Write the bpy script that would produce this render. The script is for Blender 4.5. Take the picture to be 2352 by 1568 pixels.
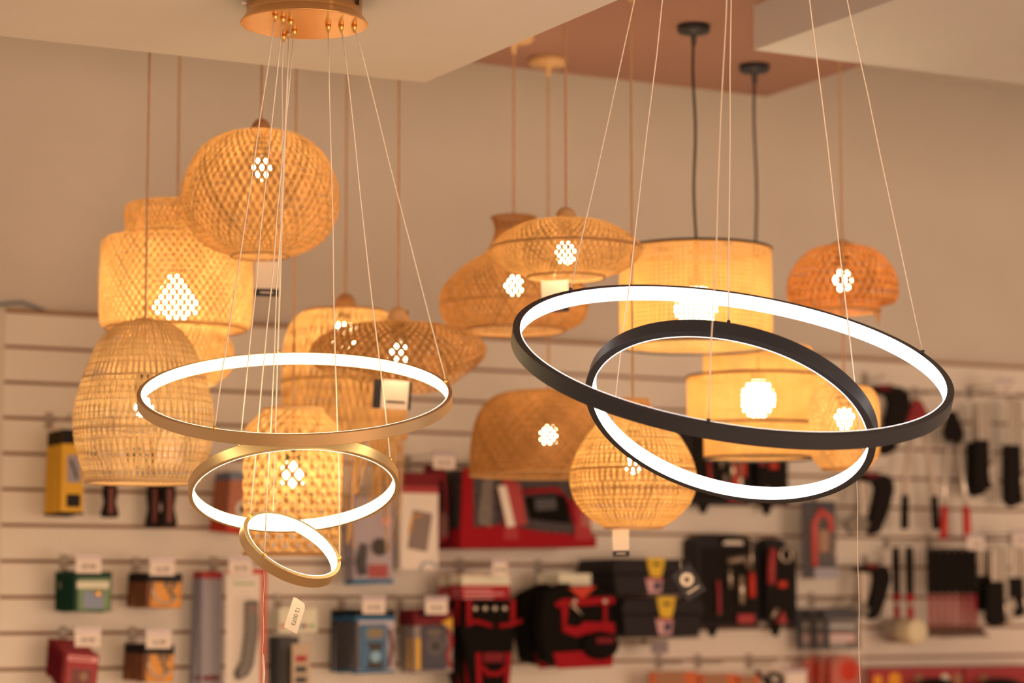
import bpy, math, random
from mathutils import Vector, Matrix
for _o in list(bpy.data.objects): bpy.data.objects.remove(_o)
SC = bpy.context.scene; COL = SC.collection
PI = math.pi; rnd = random.Random(7)

# ------------------------------------------------------------------ camera, light, exposure
FPX = 2352*85/36; PIT = math.atan(588/FPX); YAW = math.radians(27.95); CAMZ = 1.6
Fv = Vector((math.sin(YAW)*math.cos(PIT), math.cos(YAW)*math.cos(PIT), math.sin(PIT)))
Rv = Vector((math.cos(YAW), -math.sin(YAW), 0)); Uv = Rv.cross(Fv); C0 = Vector((0, 0, CAMZ))
cd = bpy.data.cameras.new('camera'); cam = bpy.data.objects.new('camera', cd); COL.objects.link(cam)
cd.lens = 85; cd.sensor_width = 36; cd.sensor_fit = 'HORIZONTAL'
cam.matrix_world = Matrix.Translation(C0) @ Matrix((Rv, Uv, -Fv)).transposed().to_4x4()
cd.dof.use_dof = True; cd.dof.focus_distance = 4.42; cd.dof.aperture_fstop = 2.5; cd.clip_end = 60
SC.camera = cam
vs = SC.view_settings; vs.view_transform = 'Standard'; vs.look = 'None'; vs.exposure = 0.0; vs.gamma = 1.0; vs.use_curve_mapping = False
w = bpy.data.worlds.new('world'); SC.world = w; w.use_nodes = True
bg = w.node_tree.nodes['Background']; bg.inputs[0].default_value = (1.0, .60, .36, 1); bg.inputs[1].default_value = .6
def area(name, loc, target, size, energy, col):
    l = bpy.data.lights.new(name, 'AREA'); l.shape = 'RECTANGLE'; l.size, l.size_y = size; l.energy = energy; l.color = col
    o = bpy.data.objects.new(name, l); COL.objects.link(o); o.location = loc
    o.rotation_euler = (Vector(target)-Vector(loc)).to_track_quat('-Z', 'Y').to_euler(); return o
# unseen fill lights added behind the camera: strong at right, weaker at left
area('right_fill_light', (4.4, -2.4, 1.5), (1.9, 6.6, 1.7), (3.2, 2.2), 175, (1.0, .60, .36))
area('left_fill_light', (-.6, -2.6, 1.3), (.8, 6.6, 2.2), (1.6, 2.2), 85, (1.0, .60, .35))
SC.cycles.use_denoising = True; SC.cycles.sample_clamp_indirect = 4; SC.cycles.caustics_reflective = False; SC.cycles.caustics_refractive = False
SC.cycles.max_bounces = 8; SC.cycles.transparent_max_bounces = 12

def at(px, py, zc): return C0 + zc*(Fv + (px-1176)/FPX*Rv + (784-py)/FPX*Uv)
def ray(px, py): return Fv + (px-1176)/FPX*Rv + (784-py)/FPX*Uv
WD = 6.63                                       # the tool wall's front face
def W(px, py, off=0.0):
    d = ray(px, py); t = (WD-off)/d.y; return C0 + t*d
def onz(px, py, z):
    d = ray(px, py); return C0 + (z-CAMZ)/d.z*d

# ------------------------------------------------------------------ materials
def lin(c): return tuple((x/255/12.92 if x <= 10 else ((x/255+.055)/1.055)**2.4) for x in c)
ILL = (.76, .47, .28)
def S(r, g, b):                                   # colour of a thing photographed in this warm light -> its own colour
    return tuple(min(.9, max(.004, a/i)) for a, i in zip(lin((r, g, b)), ILL))
MATS = {}
def mat(name, col, rough=.6, metal=0., noise=0., scale=30., spec=.4, trans=0., alpha=1., bump=0.):
    if name in MATS: return MATS[name]
    m = bpy.data.materials.new(name); m.use_nodes = True; nt = m.node_tree; b = nt.nodes['Principled BSDF']
    b.inputs['Roughness'].default_value = rough; b.inputs['Metallic'].default_value = metal
    b.inputs['Specular IOR Level'].default_value = spec; b.inputs['Base Color'].default_value = (*col, 1)
    b.inputs['Transmission Weight'].default_value = trans; b.inputs['Alpha'].default_value = alpha
    if noise or bump:
        tc = nt.nodes.new('ShaderNodeTexCoord'); n = nt.nodes.new('ShaderNodeTexNoise'); n.inputs['Scale'].default_value = scale
        n.inputs['Detail'].default_value = 4; nt.links.new(tc.outputs['Object'], n.inputs['Vector'])
        if noise:
            r = nt.nodes.new('ShaderNodeValToRGB')
            r.color_ramp.elements[0].position = .3; r.color_ramp.elements[1].position = .7
            r.color_ramp.elements[0].color = (*[c*(1-noise) for c in col], 1); r.color_ramp.elements[1].color = (*[min(1, c*(1+noise)) for c in col], 1)
            nt.links.new(n.outputs[0], r.inputs[0]); nt.links.new(r.outputs[0], b.inputs['Base Color'])
        if bump:
            bn = nt.nodes.new('ShaderNodeBump'); bn.inputs['Strength'].default_value = bump; bn.inputs['Distance'].default_value = .004
            nt.links.new(n.outputs[0], bn.inputs['Height']); nt.links.new(bn.outputs[0], b.inputs['Normal'])
    MATS[name] = m; return m
def emit(name, col, s):
    if name in MATS: return MATS[name]
    m = bpy.data.materials.new(name); m.use_nodes = True; nt = m.node_tree; nt.nodes.remove(nt.nodes['Principled BSDF'])
    e = nt.nodes.new('ShaderNodeEmission'); e.inputs[0].default_value = (*col, 1); e.inputs[1].default_value = s
    nt.links.new(e.outputs[0], nt.nodes['Material Output'].inputs[0]); MATS[name] = m; return m
def weave_mat(name, col, tr=.5, tcol=None, lo=.72, hi=1.12):       # thin bamboo or cane: diffuse plus translucent
    if name in MATS: return MATS[name]
    m = bpy.data.materials.new(name); m.use_nodes = True; nt = m.node_tree; nt.nodes.remove(nt.nodes['Principled BSDF'])
    tc = nt.nodes.new('ShaderNodeTexCoord'); n = nt.nodes.new('ShaderNodeTexNoise'); n.inputs['Scale'].default_value = 14; n.inputs['Detail'].default_value = 2
    nt.links.new(tc.outputs['Object'], n.inputs['Vector'])
    def ramp(c, k):
        r = nt.nodes.new('ShaderNodeValToRGB'); r.color_ramp.elements[0].position = .3; r.color_ramp.elements[1].position = .72
        r.color_ramp.elements[0].color = (*[x*(1-k) for x in c], 1); r.color_ramp.elements[1].color = (*[min(1, x*(1+k)) for x in c], 1)
        nt.links.new(n.outputs[0], r.inputs[0]); return r
    geo = nt.nodes.new('ShaderNodeNewGeometry'); mr = nt.nodes.new('ShaderNodeMapRange'); mr.inputs['To Min'].default_value = lo; mr.inputs['To Max'].default_value = hi
    nt.links.new(geo.outputs['Random Per Island'], mr.inputs['Value'])
    def tone(r):
        v = nt.nodes.new('ShaderNodeVectorMath'); v.operation = 'SCALE'; nt.links.new(r.outputs[0], v.inputs[0]); nt.links.new(mr.outputs[0], v.inputs['Scale']); return v
    d = nt.nodes.new('ShaderNodeBsdfDiffuse'); t = nt.nodes.new('ShaderNodeBsdfTranslucent'); mx = nt.nodes.new('ShaderNodeMixShader')
    nt.links.new(tone(ramp(col, .14)).outputs[0], d.inputs[0]); nt.links.new(tone(ramp(tcol or col, .14)).outputs[0], t.inputs[0])
    mx.inputs[0].default_value = tr; nt.links.new(d.outputs[0], mx.inputs[1]); nt.links.new(t.outputs[0], mx.inputs[2])
    nt.links.new(mx.outputs[0], nt.nodes['Material Output'].inputs[0]); MATS[name] = m; return m

# ------------------------------------------------------------------ mesh building
class MB:
    def __init__(s): s.v = []; s.f = []
    def add(s, vs_, fs):
        o = len(s.v); s.v += [tuple(p) for p in vs_]; s.f += [tuple(i+o for i in q) for q in fs]; return s
    def box(s, c, d, ry=0., rx=0., rz=0., taper=1.):
        M = Matrix.Rotation(rz, 3, 'Z') @ Matrix.Rotation(ry, 3, 'Y') @ Matrix.Rotation(rx, 3, 'X'); c = Vector(c); vv = []
        for z in (-.5, .5):
            for x, y in ((-.5, -.5), (.5, -.5), (.5, .5), (-.5, .5)):
                k = taper if z < 0 else 1
                vv.append(c + M @ Vector((x*d[0]*k, y*d[1]*(k if taper != 1 else 1), z*d[2])))
        return s.add(vv, [(3, 2, 1, 0), (4, 5, 6, 7), (0, 1, 5, 4), (1, 2, 6, 5), (2, 3, 7, 6), (3, 0, 4, 7)])
    def tube(s, pts, r, n=8, cap=True):
        pts = [Vector(p) for p in pts]; rs = r if isinstance(r, (list, tuple)) else [r]*len(pts); vv = []; ff = []
        up = Vector((0, 0, 1)); prev = None
        for i, p in enumerate(pts):
            t = (pts[min(i+1, len(pts)-1)]-pts[max(i-1, 0)]).normalized()
            if prev is None:
                a = t.cross(up) if abs(t.z) < .95 else t.cross(Vector((1, 0, 0)))
            else: a = prev - t*prev.dot(t)
            a.normalize(); prev = a; b = t.cross(a)
            for k in range(n):
                q = 2*PI*k/n; vv.append(p + rs[i]*(math.cos(q)*a+math.sin(q)*b))
        for i in range(len(pts)-1):
            for k in range(n): ff.append((i*n+k, i*n+(k+1) % n, (i+1)*n+(k+1) % n, (i+1)*n+k))
        if cap: ff += [tuple(range(n))[::-1], tuple(range((len(pts)-1)*n, len(pts)*n))]
        return s.add(vv, ff)
    def lathe(s, prof, n=40, c=(0, 0, 0), close=False):
        vv = []; ff = []; c = Vector(c); m = len(prof)
        for r, z in prof:
            for k in range(n): vv.append(c+Vector((r*math.cos(2*PI*k/n), r*math.sin(2*PI*k/n), z)))
        for i in range(m if close else m-1):
            j = (i+1) % m
            for k in range(n): ff.append((i*n+k, i*n+(k+1) % n, j*n+(k+1) % n, j*n+k))
        return s.add(vv, ff)
    def prism(s, poly, y0, y1):                     # outline in x,z pushed from y0 to y1
        n = len(poly); vv = [(x, y0, z) for x, z in poly]+[(x, y1, z) for x, z in poly]
        ff = [tuple(range(n)), tuple(range(n, 2*n))[::-1]]+[(i, n+i, n+(i+1) % n, (i+1) % n) for i in range(n)]
        return s.add(vv, ff)
    def ball(s, c, r, n=16, m=10):
        c = Vector(c); r = r if isinstance(r, (list, tuple)) else (r, r, r); vv = []; ff = []
        for i in range(m+1):
            a = PI*i/m
            for k in range(n):
                q = 2*PI*k/n; vv.append(c+Vector((r[0]*math.sin(a)*math.cos(q), r[1]*math.sin(a)*math.sin(q), r[2]*math.cos(a))))
        for i in range(m):
            for k in range(n): ff.append((i*n+k, (i+1)*n+k, (i+1)*n+(k+1) % n, i*n+(k+1) % n))
        return s.add(vv, ff)
    def obj(s, name, m, parent=None, smooth=False, bevel=0., xf=None):
        me = bpy.data.meshes.new(name); me.from_pydata([tuple(xf @ Vector(p)) for p in s.v] if xf else s.v, [], s.f)
        if smooth:
            for p in me.polygons: p.use_smooth = True
        me.materials.append(m); o = bpy.data.objects.new(name, me); COL.objects.link(o)
        if parent: o.parent = parent
        if bevel:
            b = o.modifiers.new('bevel', 'BEVEL'); b.width = bevel; b.segments = 2; b.limit_method = 'ANGLE'
        if smooth and not bevel: pass
        return o
def tag(o, label, cat, group=None, kind=None):
    o['label'] = label; o['category'] = cat
    if group: o['group'] = group
    if kind: o['kind'] = kind
    return o
def T(name, label, cat, loc, group=None, ry=0., rz=0.):
    o = bpy.data.objects.new(name, None); COL.objects.link(o); o.location = loc; o.rotation_euler = (0, ry, rz); o.empty_display_size = .05
    return tag(o, label, cat, group)
def kids(o): return [c for c in bpy.data.objects if c.parent == o]
def dup(o, loc, label=None, ry=None):
    r = o.copy(); COL.objects.link(r); r.location = loc
    if label: r['label'] = label
    if ry is not None: r.rotation_euler = (0, ry, o.rotation_euler[2])
    for ch in kids(o):
        c = ch.copy(); COL.objects.link(c); c.parent = r
        for g in kids(ch):
            d = g.copy(); COL.objects.link(d); d.parent = c
    return r
def struct(name, mb, m, **k):
    o = mb.obj(name, m, **k); o['kind'] = 'structure'; return o
TXT = {}
def text(s, size, m, parent, loc, name='print', ry=0., bold=0.):
    key = (s, round(size, 5), m.name)
    if key not in TXT:
        cu = bpy.data.curves.new('t', 'FONT'); cu.body = s; cu.size = size; cu.align_x = 'CENTER'; cu.align_y = 'CENTER'; cu.extrude = .0002; cu.offset = bold
        t = bpy.data.objects.new('t', cu); COL.objects.link(t); dg = bpy.context.evaluated_depsgraph_get()
        me = bpy.data.meshes.new_from_object(t.evaluated_get(dg)); me.materials.clear(); me.materials.append(m)
        bpy.data.objects.remove(t); TXT[key] = me
    o = bpy.data.objects.new(name, TXT[key]); COL.objects.link(o); o.parent = parent; o.location = loc
    o.rotation_euler = (PI/2, ry, 0); return o
ORD = ['frontmost', 'second', 'third', 'fourth', 'fifth', 'sixth', 'seventh', 'eighth', 'ninth', 'tenth', 'eleventh', 'twelfth']

# ------------------------------------------------------------------ the setting
M_wall = mat('painted_wall', S(196, 158, 124), .85, noise=.03, scale=3)
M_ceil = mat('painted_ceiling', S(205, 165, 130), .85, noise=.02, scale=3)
M_slat = mat('melamine_board', S(214, 178, 146), .5, noise=.02, scale=6)
M_groove = mat('raw_fibreboard_groove', S(128, 78, 48), .8)
M_floor = mat('tile_floor', (.66, .58, .48), .4, noise=.1, scale=4)
XL, XR, YN = -1.6, 8.2, -3.2
Zm = 3.0; cm = onz(1760, 222, Zm); Zl = 2.7; cl = onz(975, 190, Zl); Zr = CAMZ+1.292; cr = onz(1732, 115, Zr)
def slab(name, x0, x1, y0, y1, z0, z1, m=None):
    return struct(name, MB().box(((x0+x1)/2, (y0+y1)/2, (z0+z1)/2), (x1-x0, y1-y0, z1-z0)), m or M_ceil)
slab('floor', XL, XR, YN, WD+.12, -.1, 0, M_floor)
slab('wall_back', XL, XR, WD+.02, WD+.14, 0, 3.4, M_wall)
slab('ceiling', XL, XR, YN, WD+.14, 3.4, 3.5)
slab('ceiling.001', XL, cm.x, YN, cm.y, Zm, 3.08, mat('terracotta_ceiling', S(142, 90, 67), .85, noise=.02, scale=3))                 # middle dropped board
slab('ceiling.002', XL, cl.x, YN, cl.y, Zl, Zm)                   # left lower board
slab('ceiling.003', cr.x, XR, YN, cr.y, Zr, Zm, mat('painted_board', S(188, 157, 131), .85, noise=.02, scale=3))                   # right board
zt = W(3, 712).z; xl = W(6, 1000).x; xj = W(1793, 1200).x; PITCH = .1
def slatpanel(name, x0, x1):
    b = MB(); k = 0
    b.box(((x0+x1)/2, WD+.004, (zt+.0)/2), (x1-x0, .03, .001))
    while zt-PITCH*k > .12:
        z1 = zt-PITCH*k-.006; z0 = z1-.0905
        b.box(((x0+x1)/2, WD+.005, (z0+z1)/2), (x1-x0-.002, .01, z1-z0)); k += 1
    return struct(name, b, M_slat, bevel=.0012)
slatpanel('wall_slatboard', xl, xj-.004); slatpanel('wall_slatboard.001', xj+.004, XR)
slab('trim_1', xl, XR, WD+.010, WD+.02, .05, zt+.002, M_groove)      # the brown core seen in the grooves
slab('trim_2', xl, XR, WD-.004, WD+.02, zt-.004, zt+.006, mat('brown_edge', S(150, 98, 62), .7))
slab('trim_3', XL, xl, WD-.004, WD+.02, 0, zt+.004, mat('end_board', S(200, 160, 125), .6))
slab('trim_4', xj-.004, xj+.004, WD+.001, WD+.008, 0, zt-.008, M_slat)

# ------------------------------------------------------------------ ring pendants
M_gold = mat('brushed_gold', (.68, .52, .31), .40, 1.0); M_canopy = mat('satin_gold', (.80, .47, .20), .3, 1.0)
M_goldlite = mat('polished_gold', (.95, .62, .22), .2, 1.0)
M_black = mat('black_powder_coat', (.028, .036, .055), .45, .0, spec=.4)
M_cable = mat('steel_cable', (.88, .84, .78), .4, .2)
M_ledg = emit('warm_led_diffuser', (1.0, .82, .42), 7.5); M_ledb = emit('white_led_diffuser', (1.0, .90, .84), 3.5)
def frame(c, n):
    n = Vector(n).normalized(); a = n.cross(Vector((0, 1, 0))).normalized(); b = n.cross(a)
    return Matrix.Translation(Vector(c)) @ Matrix((a, b, n)).transposed().to_4x4()
def ring(parent, c, n, R, t, h, mbody, mled):
    X = Matrix.Translation(-parent.location) @ frame(c, n); q = h/2; e = .0022
    P = [(R-t, q-e), (R-t, q), (R-.0006, q), (R, q-.0006), (R, -q+.0006), (R-.0006, -q), (R-t, -q), (R-t, -q+e)]
    b = MB()
    for i in range(len(P)): b.lathe([P[i], P[(i+1) % len(P)]], 180)        # facets keep crisp edges
    o = b.obj('ring_frame', mbody, parent, True, xf=X)
    D = [(R-t+.0004, -q+.0002), (R-t-.0018, -q+.0002), (R-t-.0018, q-.0002), (R-t+.0004, q-.0002)]; b = MB()
    for i in range(4): b.lathe([D[i], D[(i+1) % 4]], 180)
    b.obj('light_diffuser', mled, o, True, xf=X)
    return o
def hit(R, c, n, px, py):                               # angle on the ring nearest to a picture point
    M = frame(c, n); best = None
    for k in range(720):
        p = M @ Vector((R*math.cos(k*PI/360), R*math.sin(k*PI/360), 0)); d = p-C0; z = d.dot(Fv)
        e = (1176+FPX*d.dot(Rv)/z-px)**2+(784-FPX*d.dot(Uv)/z-py)**2
        if best is None or e < best[0]: best = (e, p)
    return best[1], M.to_3x3() @ Vector((0, 0, 1))
def ring_pendant(name, label, cc, cz, rings, cables, mbody, mled, mclip, crad, mcan):
    t = T(name, label, 'ring pendant lamp', (cc.x, cc.y, cz))
    can = MB().lathe([(.0001, 0), (crad-.012, 0), (crad-.012, -.030), (crad-.001, -.046), (crad-.002, -.048), (.0001, -.048)], 72).obj('canopy', mcan, t, True)
    for p in can.data.polygons: p.use_smooth = abs(p.normal.z) < .5
    for a in (-YAW-.95, -YAW-2.9, -YAW+1.2):
        d = Vector((math.cos(a), math.sin(a), 0)); MB().tube([d*(crad-.016)+Vector((0, 0, -.014)), d*(crad-.002)+Vector((0, 0, -.014))], [.004, .0045], 10).obj('side_screw', M_cable, can, True)
    for a in (-YAW-.40, -YAW-.35, -YAW-.30):
        d = Vector((math.cos(a), math.sin(a), 0)); MB().box(d*(crad-.0118)+Vector((0, 0, -.012)), (.001, .003, .012), rz=a).obj('vent_slot', mat('dark_slot', (.02, .015, .01), .8), can)
    for (c, n, R, tk, h) in rings: ring(t, c, n, R, tk, h, mbody, mled)
    for ri, ang, rad, px, py in cables:
        c, n, R, tk, h = rings[ri]; p, nn = hit(R-tk*.4, c, n, px, py); top = Vector((rad*math.cos(ang), rad*math.sin(ang), -.048))
        loc = p - t.location; end = loc + nn*(h/2+.003)
        pts = []
        for i in range(9):
            u = i/8; pts.append(top.lerp(end, u) + Vector((rnd.uniform(-1, 1), rnd.uniform(-1, 1), 0))*.0014*(1 if 0 < i < 8 else 0))
        w_ = MB().tube(pts, .0012, 6).obj('suspension_cable', M_cable, t, True)
        MB().tube([top+Vector((0, 0, .001)), top+Vector((0, 0, -.006)), top+Vector((0, 0, -.014))], [.0055, .0045, .002], 12).obj('cable_gland', mclip, w_, True)
        MB().tube([end-nn*.006, end+nn*.003], .0034, 12).obj('cable_clip', mclip, w_, True)
    return t
rg = [((1.7854, 4.2436, 1.9802), (-.1467, -.3101, .9393), .2984, .008, .022),
      ((1.7912, 4.2610, 1.8101), (.0924, .3524, .9313), .1997, .008, .022),
      ((1.7713, 4.2289, 1.6912), (.1838, -.6189, .7636), .1003, .008, .022)]
gc = onz(699, 57, Zl-.048)
A0 = -YAW; third = 2*PI/3
gcab = []
for g, ang in (('r', A0+.03), ('b', A0+third), ('f', A0-third)):
    tg = {'r': [(1027, 888), (905, 1064), (783, 1292)], 'f': [(495, 990), (551, 1030), (610, 1275)], 'b': [(640, 812), (629, 1180), (563, 1192)]}[g]
    for ri, rad in ((0, .092), (1, .068), (2, .044)): gcab.append((ri, ang, rad, *tg[ri]))
gold = ring_pendant('ring_pendant_lamp', 'gold three-ring lit pendant lamp with round gold ceiling canopy', gc, Zl, rg, gcab, M_gold, M_ledg, M_goldlite, .119, M_canopy)
rb = [((2.3781, 3.6393, 2.0237), (-.0814, -.4168, .9054), .3984, .013, .0275),
      ((2.3807, 3.6497, 1.9262), (.4414, .2836, .8513), .2659, .013, .0275)]
bc = onz(1690, -430, Zm-.048)
bcab = [(0, A0+2.5, .13, 1305, 668), (0, A0+.2, .13, 2125, 815), (0, A0-1.7, .05, 1628, 972),
        (1, A0+2.9, .09, 1415, 978), (1, A0+1.6, .04, 1671, 737), (1, A0-.1, .09, 1966, 1058)]
black = ring_pendant('ring_pendant_lamp', 'black two-ring pendant lamp with bright white inner light strips', bc, Zm, rb, bcab, M_black, M_ledb, M_black, .14, M_black)
def thread(px0, py0, px1, py1, zc, label, m=None):
    a = at(px0, py0, zc); b = at(px1, py1, zc); b.x, b.y = a.x+.003, a.y
    t = T('loose_thread', label, 'thread', a)
    n = 9; MB().tube([Vector((.0012*math.sin(i*1.7), 0, (b.z-a.z)*i/n)) for i in range(n+1)], .0005, 5).obj('strand', M_cable, t, True); return t, a, b
thread(1968, 1104, 1969, 1640, 4.2, 'thin loose thread hanging below the smaller black ring')
_t, _a, _b = thread(606, 1312, 603, 1580, 4.42, 'thin clear thread hanging below the smallest gold ring')
MB().tube([(0.001, 0, at(604, 1502, 4.42).z-_a.z), (.002, 0, at(602, 1545, 4.42).z-_a.z), (.0, 0, at(604, 1590, 4.42).z-_a.z)], [.0008, .0028, .0022], 6).obj('tape_end', mat('white_tape', (.85, .8, .75), .5), _t, True)

# ------------------------------------------------------------------ woven lamps
def spline(P, n):
    out = []; P = [Vector((a, b, 0)) for a, b in P]; Q = [P[0]*2-P[1]]+P+[P[-1]*2-P[-2]]
    for i in range(1, len(Q)-2):
        for k in range(12):
            u = k/12; a, b, c, d = Q[i-1], Q[i], Q[i+1], Q[i+2]
            out.append(.5*((2*b)+(c-a)*u+(2*a-5*b+4*c-d)*u*u+(3*b-a-3*c+d)*u**3))
    out.append(P[-1]); L = [0]
    for i in range(1, len(out)): L.append(L[-1]+(out[i]-out[i-1]).length)
    res = []; j = 0
    for i in range(n+1):
        s_ = L[-1]*i/n
        while j < len(L)-2 and L[j+1] < s_: j += 1
        u = (s_-L[j])/max(1e-9, L[j+1]-L[j]); p = out[j].lerp(out[j+1], u); res.append((max(.0005, p.x), p.y))
    return res, L[-1]
def weave(prof, N, cov, twist, seg=40, d=.0012, hoops=0, hcov=.0, mod=None, straight=False):
    P, L = spline(prof, seg); b = MB()
    for fam in ((1, -1) if not straight else (0,)):
        for k in range(N):
            vv = []; jit = rnd.uniform(-.04, .04)/N*2*PI
            wj = cov*PI/N*rnd.uniform(.96, 1.04)
            for i, (r, z) in enumerate(P):
                t = i/seg; ph = 2*PI*k/N+jit+fam*twist*t
                cr_ = (ph+fam*twist*t)*N/(2*PI); rr = r+d*fam*math.cos(PI*(cr_+k))+(d if fam == 0 else 0)
                for sg in (-1, 1):
                    a = ph+sg*min(wj, PI/2); q = Vector((rr*math.cos(a), rr*math.sin(a), z))
                    if mod: q = mod(q, a, t)
                    vv.append(q)
            b.add(vv, [(2*i, 2*i+1, 2*i+3, 2*i+2) for i in range(seg)])
    if hoops:
        n = 72
        for h in range(hoops):
            t0 = (h+.5-hcov/2)/hoops; t1 = (h+.5+hcov/2)/hoops
            def smp(t):
                x = t*seg; i = min(seg-1, int(x)); u = x-i; return (P[i][0]*(1-u)+P[i+1][0]*u, P[i][1]*(1-u)+P[i+1][1]*u)
            (r0, z0), (r1, z1) = smp(t0), smp(t1); vv = []
            for k in range(n):
                a = 2*PI*k/n
                for r, z, t in ((r0, z0, t0), (r1, z1, t1)):
                    q = Vector((r*math.cos(a), r*math.sin(a), z))
                    if mod: q = mod(q, a, t)
                    vv.append(q)
            b.add(vv, [(2*k, 2*k+1, (2*k+3) % (2*n), (2*k+2) % (2*n)) for k in range(n)])
    return b
def hoop(r, z, rt=.003, n=64, mod=None):
    b = MB(); m = 8; vv = []
    for k in range(n):
        a = 2*PI*k/n
        for j in range(m):
            q = 2*PI*j/m; p = Vector(((r+rt*math.cos(q))*math.cos(a), (r+rt*math.cos(q))*math.sin(a), z+rt*math.sin(q)))
            vv.append(mod(p, a, 1) if mod else p)
    return b.add(vv, [(k*m+j, k*m+(j+1) % m, ((k+1) % n)*m+(j+1) % m, ((k+1) % n)*m+j) for k in range(n) for j in range(m)])
BAM = (.65, .44, .225)
M_bam = weave_mat('bamboo_strips', BAM, .36, (.82, .52, .22))
M_bamd = weave_mat('darker_bamboo_strips', (.46, .28, .14), .32, (.70, .38, .14))
M_cane = weave_mat('pale_cane', (.74, .56, .34), .32, (.85, .58, .26))
M_pale = weave_mat('pale_bamboo_strips', (.76, .54, .28), .40, (.92, .60, .24))
M_web = weave_mat('cane_webbing', (.74, .47, .21), .5, (.88, .53, .20), .94, 1.04)
M_rim = mat('bamboo_rim', (.40, .23, .10), .6); M_cap = mat('wooden_cap', (.46, .27, .14), .55); M_capl = mat('pale_wooden_cap', (.66, .46, .25), .55)
M_rope = mat('beige_cord', S(168, 112, 70), .8); M_bcord = mat('black_cord', (.02, .018, .016), .6); M_sock = mat('dark_socket', (.03, .025, .02), .5)
M_bulb = emit('lit_bulb', (1.0, .78, .42), 38.0)
M_paper = mat('white_paper', (.82, .78, .74), .6); M_navy = mat('navy_print', (.018, .022, .04), .5); M_ink = mat('black_ink', (.02, .02, .02), .6)
def lamp(name, label, px, zc, prof, cordtop, wv, m, bulb=None, energy=3., cap=None, rims=(), cord='rope', canopy='beige', cpx=None, tagspec=None, mod=None, extra=None, cat='pendant lamp', bulb_r=.024, lcol=(1.0, .645, .285), crad=None, pear=False):
    ys = [p[1] for p in prof]; ym = (min(ys)+max(ys))/2; base = at(px, ym, zc); s = zc/FPX
    def zz(y): return at(px, y, zc).z-base.z
    t = T(name, label, cat, base)
    pr = [(hw*s, zz(y)) for hw, y in prof]
    sh = weave(pr, mod=mod, **wv).obj('shade', m, t)
    for hw, y, rt, mm in rims: hoop(hw*s, zz(y), rt, mod=mod).obj('rim', mm, sh, True)
    top = zz(min(ys))
    if cap:
        hw, y, mm = cap; h = (zz(y)-top); r = hw*s
        MB().lathe([(.0001, h+top), (r*.45, top+h*.97), (r*.8, top+h*.72), (r, top+h*.35), (r*1.08, top-.004), (.0001, top-.004)], 28).obj('cap', mm, t, True); top += h*.9
    mc = M_rope if cord == 'rope' else M_bcord; cr_ = .0028 if cord == 'rope' else .0034
    zc_ = cordtop-base.z; zb = zz(bulb[1]) if bulb else top-.1; bx = 0.
    co = MB(); nn = 60
    if cord == 'rope':
        co.tube([(0.0, 0, zb+.06+(zc_-zb-.06)*i/nn) for i in range(nn+1)], [cr_*(1+.12*math.sin(i*2.1)) for i in range(nn+1)], 8)
    else: co.tube([(.003*math.sin(i*.55)*(1 if i < 24 else 0), 0, zb+.06+(zc_-zb-.06)*i/24) for i in range(25)], cr_, 8)
    co.obj('cord', mc, t, True)
    mk = M_capl if canopy == 'beige' else M_black
    r = crad or (.050 if canopy == 'beige' else .040)
    MB().lathe([(.0001, zc_), (r, zc_), (r, zc_-.014), (r*.9, zc_-.02), (.008, zc_-.023), (.006, zc_-.05), (.0001, zc_-.05)], 32).obj('ceiling_canopy', mk, t, True)
    if bulb:
        so = MB().tube([(0, 0, zb+.075), (0, 0, zb+.03)], [.016, .019], 16).obj('socket', M_sock, t, True)
        br = bulb_r
        bo = MB().lathe([(.0001, br*1.35), (br*.22, br*1.25), (br*.36, br*.85), (br*.72, br*.35), (br, -.15*br), (br*.92, -.5*br), (br*.5, -.78*br), (.0001, -.82*br)] if pear else [(.0001, br*1.05), (br*.45, br*1.0), (br*.75, br*.7), (br, 0), (br*.75, -br*.75), (br*.4, -br*.98), (.0001, -br*1.05)], 20, c=(0, 0, zb)).obj('bulb', M_bulb, so, True)
        l = bpy.data.lights.new('bulb_glow', 'POINT'); l.energy = energy; l.color = lcol; l.shadow_soft_size = br*1.15
        lo = bpy.data.objects.new('bulb_glow', l); COL.objects.link(lo); lo.parent = t; lo.location = (0, 0, zb)
    if tagspec: tagspec(t, base, zc)
    if extra: extra(t, pr, s, zz, sh)
    return t
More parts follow.
